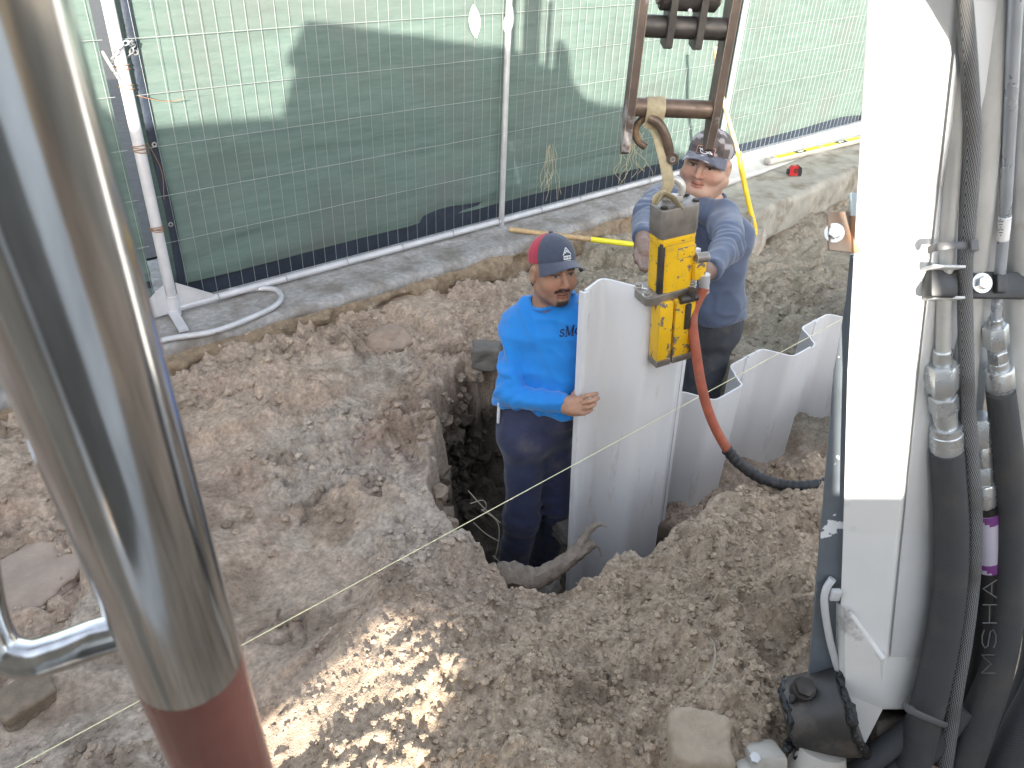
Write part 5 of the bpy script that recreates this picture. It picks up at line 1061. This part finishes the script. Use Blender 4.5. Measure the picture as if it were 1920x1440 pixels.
bc = P(1508, 1290, dP - .055); mb = MB(); hexbolt(mb, bc, unit(-RW[:, 2] * .75 - RW[:, 1] * .6), .023, .014, False); mb.tube([bc - unit(-RW[:, 2] * .75 - RW[:, 1] * .6) * .03, bc], .027, 18); mb.build('boss_bolt', M_dark, exc)
for k, (x, y, w_) in enumerate(((1488, 1310, .02), (1535, 1322, .018), (1490, 1360, .02), (1478, 1400, .022), (1500, 1415, .024), (1520, 1330, .014), (1485, 1385, .018))):
    v, f = lump(k + 20, 2); v = v * np.array([1, .6, 1.2]) * w_ * .8 + P(x, y, dP - .045); v = v + .004 * np.stack([fbm(v * 70, 2, 33 + j) for j in range(3)], 1); MB().add(v, f.tolist()).build('grease_blob', M_grease, exc)
# cast bracket and bolt under the boss
cst = mk('dusty_cast', (.45, .42, .37), .6, .1, var=.12, vscale=8, dirt=((.26, .22, .18), 7, .55, .75))
mb = MB(); mb.box(P(1432, 1430, dP - .04), (.085, .10, .075), np.stack([RW[:, 0], RW[:, 2], -RW[:, 1]]), .012); mb.box(P(1400, 1450, dP - .06), (.06, .07, .055), np.stack([RW[:, 0], RW[:, 2], -RW[:, 1]]), .012); mb.build('cast_bracket', cst, exc)
mb = MB(); hexbolt(mb, P(1414, 1424, dP - .10), unit(-RW[:, 2] - RW[:, 1]), .013, .014, False); mb.build('bracket_bolt', M_galv, exc)
mb = MB(); mb.tube([P(1540, 1405, dP - .05), P(1520, 1500, dP - .04)], [.055, .085], 20); mb.build('foot_casting', cst, exc)
# white boom foot gusset right of the boss
V = [P(1585, 1140, dR(1140) + .03), P(1650, 1235, dR(1235) - .004), P(1655, 1330, dR(1330) - .01), P(1622, 1395, dR(1380) - .01), P(1585, 1300, dR(1300) + .02)]
V2 = [q_ + RW[:, 2] * .07 for q_ in V]; mb = MB(); k = len(V); mb.add(V + V2, [tuple(range(k)), tuple(range(k, 2 * k))[::-1]] + [(i, (i + 1) % k, (i + 1) % k + k, i + k) for i in range(k)]); mb.build('boom_foot', mk('greasy_white', (.72, .71, .69), .4, var=.05, dirt=((.05, .047, .045), 7, .55, .72)), exc, smooth=False)
mb = MB(); mb.box(P(1700, 1400, dR(1400) + .06), (.2, .1, .18), np.stack([RW[:, 0], RW[:, 2], -RW[:, 1]]), .02); mb.build('swing_bracket', mk('dusty_dark', (.10, .085, .075), .7, var=.3, dirt=((.3, .25, .2), 6, .5, .7)), exc)

# --- pipes, hoses and fittings on the operator side of the boom
def pth(L, off=-.012): return [P(x, y, dR(y) + off - .014 + .0003 * (x - 1713)) for x, y in L]
MB().tube(pth([(1880, -60), (1862, 0), (1818, 480), (1800, 700), (1790, 900)], .03), .030, 18, smooth=4).build('cylinder_tube', M_pipe, exc)
MB().tube(pth([(1945, -60), (1938, 0), (1915, 480), (1905, 760), (1900, 900)], .0), .024, 18, smooth=4).build('cylinder_tube', M_pipe, exc)
MB().tube(pth([(1806, 120), (1790, 300), (1778, 420), (1772, 520), (1768, 660)]), .0125, 14, smooth=4).build('steel_pipe', M_pipe, exc)
MB().tube(pth([(1912, -60), (1905, 0), (1886, 380), (1874, 520), (1866, 605)], -.02), .0088, 14, smooth=4).build('steel_pipe', mk('blue_zinc_pipe', (.52, .56, .62), .3, .6, var=.1), exc)
MB().tube(pth([(1884.5, 405), (1880, 448)], -.02), .0096, 14).build('pipe_label', mk('paper_label', (.8, .8, .8), .6, var=.03), exc)
for k in range(7):
    c = pth([(1876.5, 411 + k * 5.0)], -.034)[0]; MB().box(c, (.0022 + .003 * ((k * 5) % 3), .0005, .0014), np.stack([RW[:, 0], RW[:, 2], -RW[:, 1]])).build('label_print', M_blk, exc)
def hexnut(L, r, name='hex_nut', n=6, off=-.012, mat=M_zincf):
    p = pth(L, off); MB().tube([p[0], p[0] * .94 + p[1] * .06, p[0] * .06 + p[1] * .94, p[1]], [r * .9, r, r, r * .9], n).build(name, mat, exc)
hexnut([(1768, 655), (1767, 682)], .016, 'collar', 16); hexnut([(1767, 682), (1766, 732)], .0285); hexnut([(1766, 732), (1766, 742)], .018, 'collar', 16); hexnut([(1768, 740), (1770, 772)], .0255); hexnut([(1771, 770), (1773, 800)], .0215, 'collar', 18); hexnut([(1774, 796), (1774, 812)], .028, 'ferrule', 24); hexnut([(1774, 808), (1775, 848)], .0295, 'ferrule', 24)
hexnut([(1866, 596), (1866, 616)], .0115, 'collar', 16, -.02); hexnut([(1866, 610), (1868, 648)], .021, off=-.02); hexnut([(1868, 648), (1870, 660)], .013, 'collar', 16, -.02); hexnut([(1869, 656), (1871, 676)], .018, off=-.02); hexnut([(1871, 676), (1873, 694)], .017, 'collar', 16, -.02); hexnut([(1873, 690), (1876, 735)], .0245, 'ferrule', 24, -.02)
hexnut([(1838, 780), (1838, 832)], .022, off=.0); hexnut([(1840, 832), (1842, 870)], .019, 'collar', 18, .0); hexnut([(1842, 868), (1843, 905)], .021, off=.0); hexnut([(1843, 903), (1845, 945)], .0235, 'ferrule', 24, .0)
hexnut([(1925, 700), (1925, 760)], .026, off=.0); hexnut([(1920, 758), (1918, 860)], .024, 'ferrule', 24, .0)
hose('sleeved_hose', pth([(1775, 843), (1779, 900), (1784, 980), (1783, 1060), (1775, 1150), (1760, 1235), (1738, 1330), (1705, 1450)], -.016), [.030, .031, .032, .033, .034, .035, .037, .04], M_sleeve, exc, 24)
hose('sleeved_hose', pth([(1876, 733), (1884, 800), (1892, 880), (1897, 980), (1893, 1080), (1884, 1170), (1862, 1270), (1835, 1350), (1800, 1450)], -.03), [.0245, .026, .029, .031, .033, .035, .038, .04, .042], M_sleeve, exc, 24)
hose('braided_hose', pth([(1806, -60), (1808, 0), (1818, 140), (1822, 280), (1814, 420), (1809, 520), (1811, 640), (1815, 760), (1822, 880), (1827, 980), (1822, 1090), (1808, 1200), (1790, 1300), (1768, 1450)], -.034), [.0092, .0095, .011, .0125, .0125, .0115, .0125, .013, .0145, .015, .016, .017, .018, .019], M_braid, exc, 16, twist=2.0)
mh = hose('rubber_hose', pth([(1846, 943), (1850, 1020), (1852, 1100), (1848, 1180), (1838, 1260), (1815, 1350), (1780, 1450)], .006), .027, mk('black_rubber', (.018, .018, .019), .42, var=.3, vscale=20), exc, 20)
hose('label_band', pth([(1846.5, 955), (1848, 990), (1850, 1030), (1851.5, 1062)], .006), .0275, mk('lilac_label', (.55, .52, .62), .5, var=.05), exc, 20)
for y0, y1 in ((955, 972), (1045, 1062)): hose('purple_band', pth([(1846.5 + (y0 - 955) * .047, y0), (1847.2 + (y1 - 955) * .047, y1)], .006), .0279, mk('purple_print', (.20, .05, .24), .5), exc, 20, smooth=3)
hose('sleeved_hose', pth([(1925, 858), (1930, 950), (1945, 1050), (1950, 1200), (1930, 1300), (1880, 1400), (1840, 1480)], .01), [.024, .026, .03, .034, .038, .042, .045], M_sleeve, exc, 20)
hose('sleeved_hose', pth([(1990, 1180), (1960, 1290), (1920, 1370), (1880, 1460)], -.06), .045, M_sleeve, exc, 20)
hose('sleeved_hose', pth([(1600, 1455), (1640, 1420), (1685, 1385), (1725, 1350), (1760, 1300)], .02), .028, M_sleeve, exc, 20)
hose('sleeved_hose', pth([(1640, 1480), (1690, 1440), (1745, 1390), (1800, 1320)], .0), .036, M_sleeve, exc, 20)
# moulded lettering on the rubber hose
GL = {'M': [[(0, 0), (0, 1), (.5, .3), (1, 1), (1, 0)]], 'S': [[(1, .85), (.7, 1), (.3, 1), (0, .8), (.1, .58), (.5, .5), (.9, .42), (1, .2), (.7, 0), (.3, 0), (0, .15)]], 'H': [[(0, 0), (0, 1)], [(1, 0), (1, 1)], [(0, .5), (1, .5)]], 'A': [[(0, 0), (.5, 1), (1, 0)], [(.2, .38), (.8, .38)]], 'I': [[(.5, 0), (.5, 1)]], 'C': [[(1, .8), (.7, 1), (.3, 1), (0, .7), (0, .3), (.3, 0), (.7, 0), (1, .2)]]}
M_let = mk('raised_letter', (.10, .10, .105), .45, var=.1)
for k, ch in enumerate('MSHA'):
    yb = 1262 - k * 47
    for st_ in GL[ch]:
        # letters read upwards along the hose: glyph x runs up the picture, glyph y to the left
        MB().tube([P(1866 - gy * 26 - (1262 - (yb - gx * 34)) * -.02, yb - gx * 34, dR(yb) - .048 + .0) for gx, gy in st_], .0013, 5).build('letter', M_let, mh)
# clamps, bolts, cable ties
CA = np.stack([unit(RW[:, 0] * .985 + RW[:, 2] * .12), unit(RW[:, 2]), -RW[:, 1]]); sC = dR(530) / FPX
mb = MB(); mb.box(pth([(1845, 535)], -.014)[0], (230 * sC, .02, 50 * sC), CA, .003); cb = mb.build('clamp_bar', M_clampb, exc)
mb = MB(); mb.box(pth([(1762, 531)], -.018)[0], (56 * sC, .034, 56 * sC), CA, .007); mb.build('clamp_saddle', M_clampb, cb)
mb = MB(); mb.box(pth([(1873, 532)], -.03)[0], (22 * sC, .022, 36 * sC), CA, .004); mb.build('clamp_saddle', M_clampb, cb)
for y in (503, 560): MB().box(pth([(1766, y)], -.02)[0], (64 * sC, .045, 5 * sC), CA, .001).build('clamp_lip', M_lgrey2, cb)
mb = MB(); hexbolt(mb, pth([(1840, 531)], -.026)[0], -RW[:, 2], 13 * sC, .010); mb.build('bolt', M_zincf, cb)
def cable_tie(c1, c2, w, head, off=-.03):
    p1, p2 = pth([c1], off)[0], pth([c2], off)[0]; u = unit(p2 - p1); back = RW[:, 2] * .035
    ring = [p1 + back, p1 + back * .3 - u * .003, p1 - u * .0, p1 * .75 + p2 * .25 - RW[:, 2] * .008, p1 * .25 + p2 * .75 - RW[:, 2] * .008, p2, p2 + back * .3 + u * .003, p2 + back]
    t_ = MB().tube(ring, w, 8, smooth=4, flat=(np.cross(u, RW[:, 2]), .22)).build('cable_tie', M_tie, exc); hc = pth([head], off - .012)[0]
    MB().box(hc, (.016, .014, .018), np.stack([u, RW[:, 2], np.cross(u, RW[:, 2])]), .002).build('tie_head', M_tie, t_)
cable_tie((1763, 462), (1826, 462), .006, (1824, 461), -.056); cable_tie((1708, 1332), (1775, 1360), .007, (1706, 1330), -.066)

# --- chrome cab pole and grab handle
pa, pb_ = P(166, 700, .303), P(373, 1300, .452); pd_ = unit(pa - pb_); RP = .0285
cut = P(350, 1228, .435); cut = pb_ + pd_ * ((cut - pb_) @ pd_)
mb = MB(); mb.tube([cut, pa + pd_ * .6], RP, 64); mb.build('cab_pole', M_chrome, exc)
mb = MB(); mb.tube([cut - pd_ * .5, cut], RP * 1.004, 64); mb.build('pole_base', M_redp, exc)
MB().tube([P(250, 1178, .432), P(180, 1197, .425), P(110, 1222, .422), P(55, 1236, .42), P(5, 1222, .418), P(-25, 1165, .412), P(-45, 1060, .40), P(-60, 900, .38)], .0107, 24, smooth=8).build('grab_handle', M_chrome, exc)

# --- unseen cab parts and shade panels added behind the operator to shade the pit
hs_ = unit((SUN[0], SUN[1], 0)); s1 = np.array([hs_[1], -hs_[0], 0.]); slope = -SUN[2] / math.hypot(SUN[0], SUN[1])
def sil(p, D):                              # where the sun ray through p meets the upright plane D metres behind the operator
    p = np.array(p) - CAM * np.array([1, 1, 0]); t = p @ hs_ + D; return (float(p @ s1), float(p[2] + slope * t))
def shade_wall(name, top, holes, D, th, mat, parent, zb=-.1):
    outl = [(top[0][0], zb)] + top + [(top[-1][0], zb)]; loops = [outl] + holes
    flat = [q_ for L in loops for q_ in L]; tri = tessellate_polygon([[Vector((a, b, 0)) for a, b in L] for L in loops]); n = len(flat); o0 = -hs_ * D
    V = [np.array(o0) + s1 * a + np.array([0, 0, b]) - hs_ * th * k for k in (0, 1) for a, b in flat]; F = [tuple(t_) for t_ in tri] + [tuple(i + n for i in t_)[::-1] for t_ in tri]; k0 = 0
    for L in loops:
        m_ = len(L); F += [(k0 + i, k0 + (i + 1) % m_, k0 + (i + 1) % m_ + n, k0 + i + n) for i in range(m_)]; k0 += m_
    mb = MB(); mb.add(V, F); return mb.build(name, mat, parent, smooth=False)
DB = .75
CABA = np.stack([FH, np.cross((0, 0, 1), FH), [0, 0, 1]])  # unseen cab parts below, added so the chrome pole reflects something darker
mb = MB(); mb.box(np.array([0, 0, 2.58]) - FH * .38, (.80, 1.1, .06), CABA, .02); mb.build('cab_roof', M_lgrey2, exc)
mb = MB(); mb.box(np.array([0, 0, 1.75]) - FH * .34 + CABA[1] * .42, (.78, .03, 1.55), CABA); mb.build('cab_side', mk('cab_lining', (.32, .285, .24), .6, var=.15), exc)
mb = MB(); mb.box(np.array([0, 0, 1.35]) - FH * .40, (.16, .50, .75), CABA, .05); mb.build('seat_back', mk('seat_vinyl', (.10, .095, .09), .6, var=.15), exc)
fpx = lambda L, D: [sil(ony(x, y, YF + .04), D) for x, y in L]
cab_top = fpx([(528, 222), (545, 150), (560, 118), (600, 100), (700, 90), (850, 84), (915, 84)], DB); cab_top = [q_ for q_ in cab_top if q_[0] < .50]
cab_top += [q_ for q_ in fpx([(935, 84), (985, 100), (1034, 130), (1036, 95), (1043, 74), (1056, 74), (1068, 100), (1074, 150), (1100, 186), (1135, 195), (1160, 196)], DB) if q_[0] > cab_top[-1][0] + .01]
cab_top = [cab_top[0]] + [cab_top[i] for i in range(1, len(cab_top)) if cab_top[i][0] >= max(c_[0] for c_ in cab_top[:i]) - 1e-6]
ytop = -40
while max(sil(P(x_, ytop, dR(ytop) + .03), DB)[1] for x_ in (Lx(ytop), Rx(ytop))) > min(np.interp(sil(P(Rx(ytop), ytop, dR(ytop)), DB)[0] + k_, [c_[0] for c_ in cab_top], [c_[1] for c_ in cab_top]) for k_ in (-.1, 0, .05)) - .02 and ytop < 300: ytop += 10
slot = [sil(P(Lx(y) - 8, y, dR(y) + .075), DB) for y in np.linspace(ytop, 930, 8)] + [sil(P(Rx(y), y, dR(y)), DB) for y in np.linspace(930, ytop, 8)]  # opening added so the sun reaches only the white boom face
print('slot top', ytop)
hole = [sil(ground_hit(x, y) + [0, 0, .01], DB) for x, y in ((400, 1600), (430, 1440), (500, 1340), (580, 1255), (650, 1180), (705, 1120), (790, 1100), (850, 1140), (830, 1230), (800, 1320), (760, 1440), (740, 1600))]  # opening added to let the sun patch onto the mound
hc_ = np.mean(hole, axis=0); hole = [(hc_[0] + (a - hc_[0]) * 1.10 + .02, hc_[1] + (b - hc_[1]) * 1.12 - .012) for a, b in hole]
hole2 = [sil(ground_hit(x, y) + [0, 0, .015], DB) for x, y in ((880, 1112), (900, 1082), (950, 1090), (955, 1112), (905, 1124))]
shade_wall('cab_shade_panel', cab_top, [hole, hole2, slot], DB, .02, M_lgrey2, exc)  # unseen panel cut to the cab's shadow outline, with added sun openings
DW = 1.6; M_ply = mk('plywood', (.36, .26, .16), .8, var=.2, vscale=5)  # unseen boards added on both sides, outlined to cast the wide shade
lt = fpx([(-900, 250), (100, 190), (180, 192), (240, 240), (280, 236), (527, 217), (560, 216)], DW); lt = [(-6.5, lt[0][1] + .1)] + lt
h0_ = shade_wall('shade_board', lt, [], DW, .04, M_ply, None); tag(h0_, 'added plywood shade board, out of view behind the excavator on its left', 'shade board')
rt0 = [sil(onz(x, y, .0), DW) for x, y in ((1345, 318), (1430, 300), (1610, 262))]; e0 = fpx([(1140, 195), (1180, 197), (1240, 262), (1300, 300)], DW)
rtop = e0 + [q_ for q_ in rt0 if q_[0] > e0[-1][0]]; rtop = sorted(rtop); rtop.append((rtop[-1][0] + 4, rtop[-1][1]))
h1_ = shade_wall('shade_board', rtop, [], DW, .04, M_ply, None); tag(h1_, 'added plywood shade board, out of view behind the excavator on its right', 'shade board')
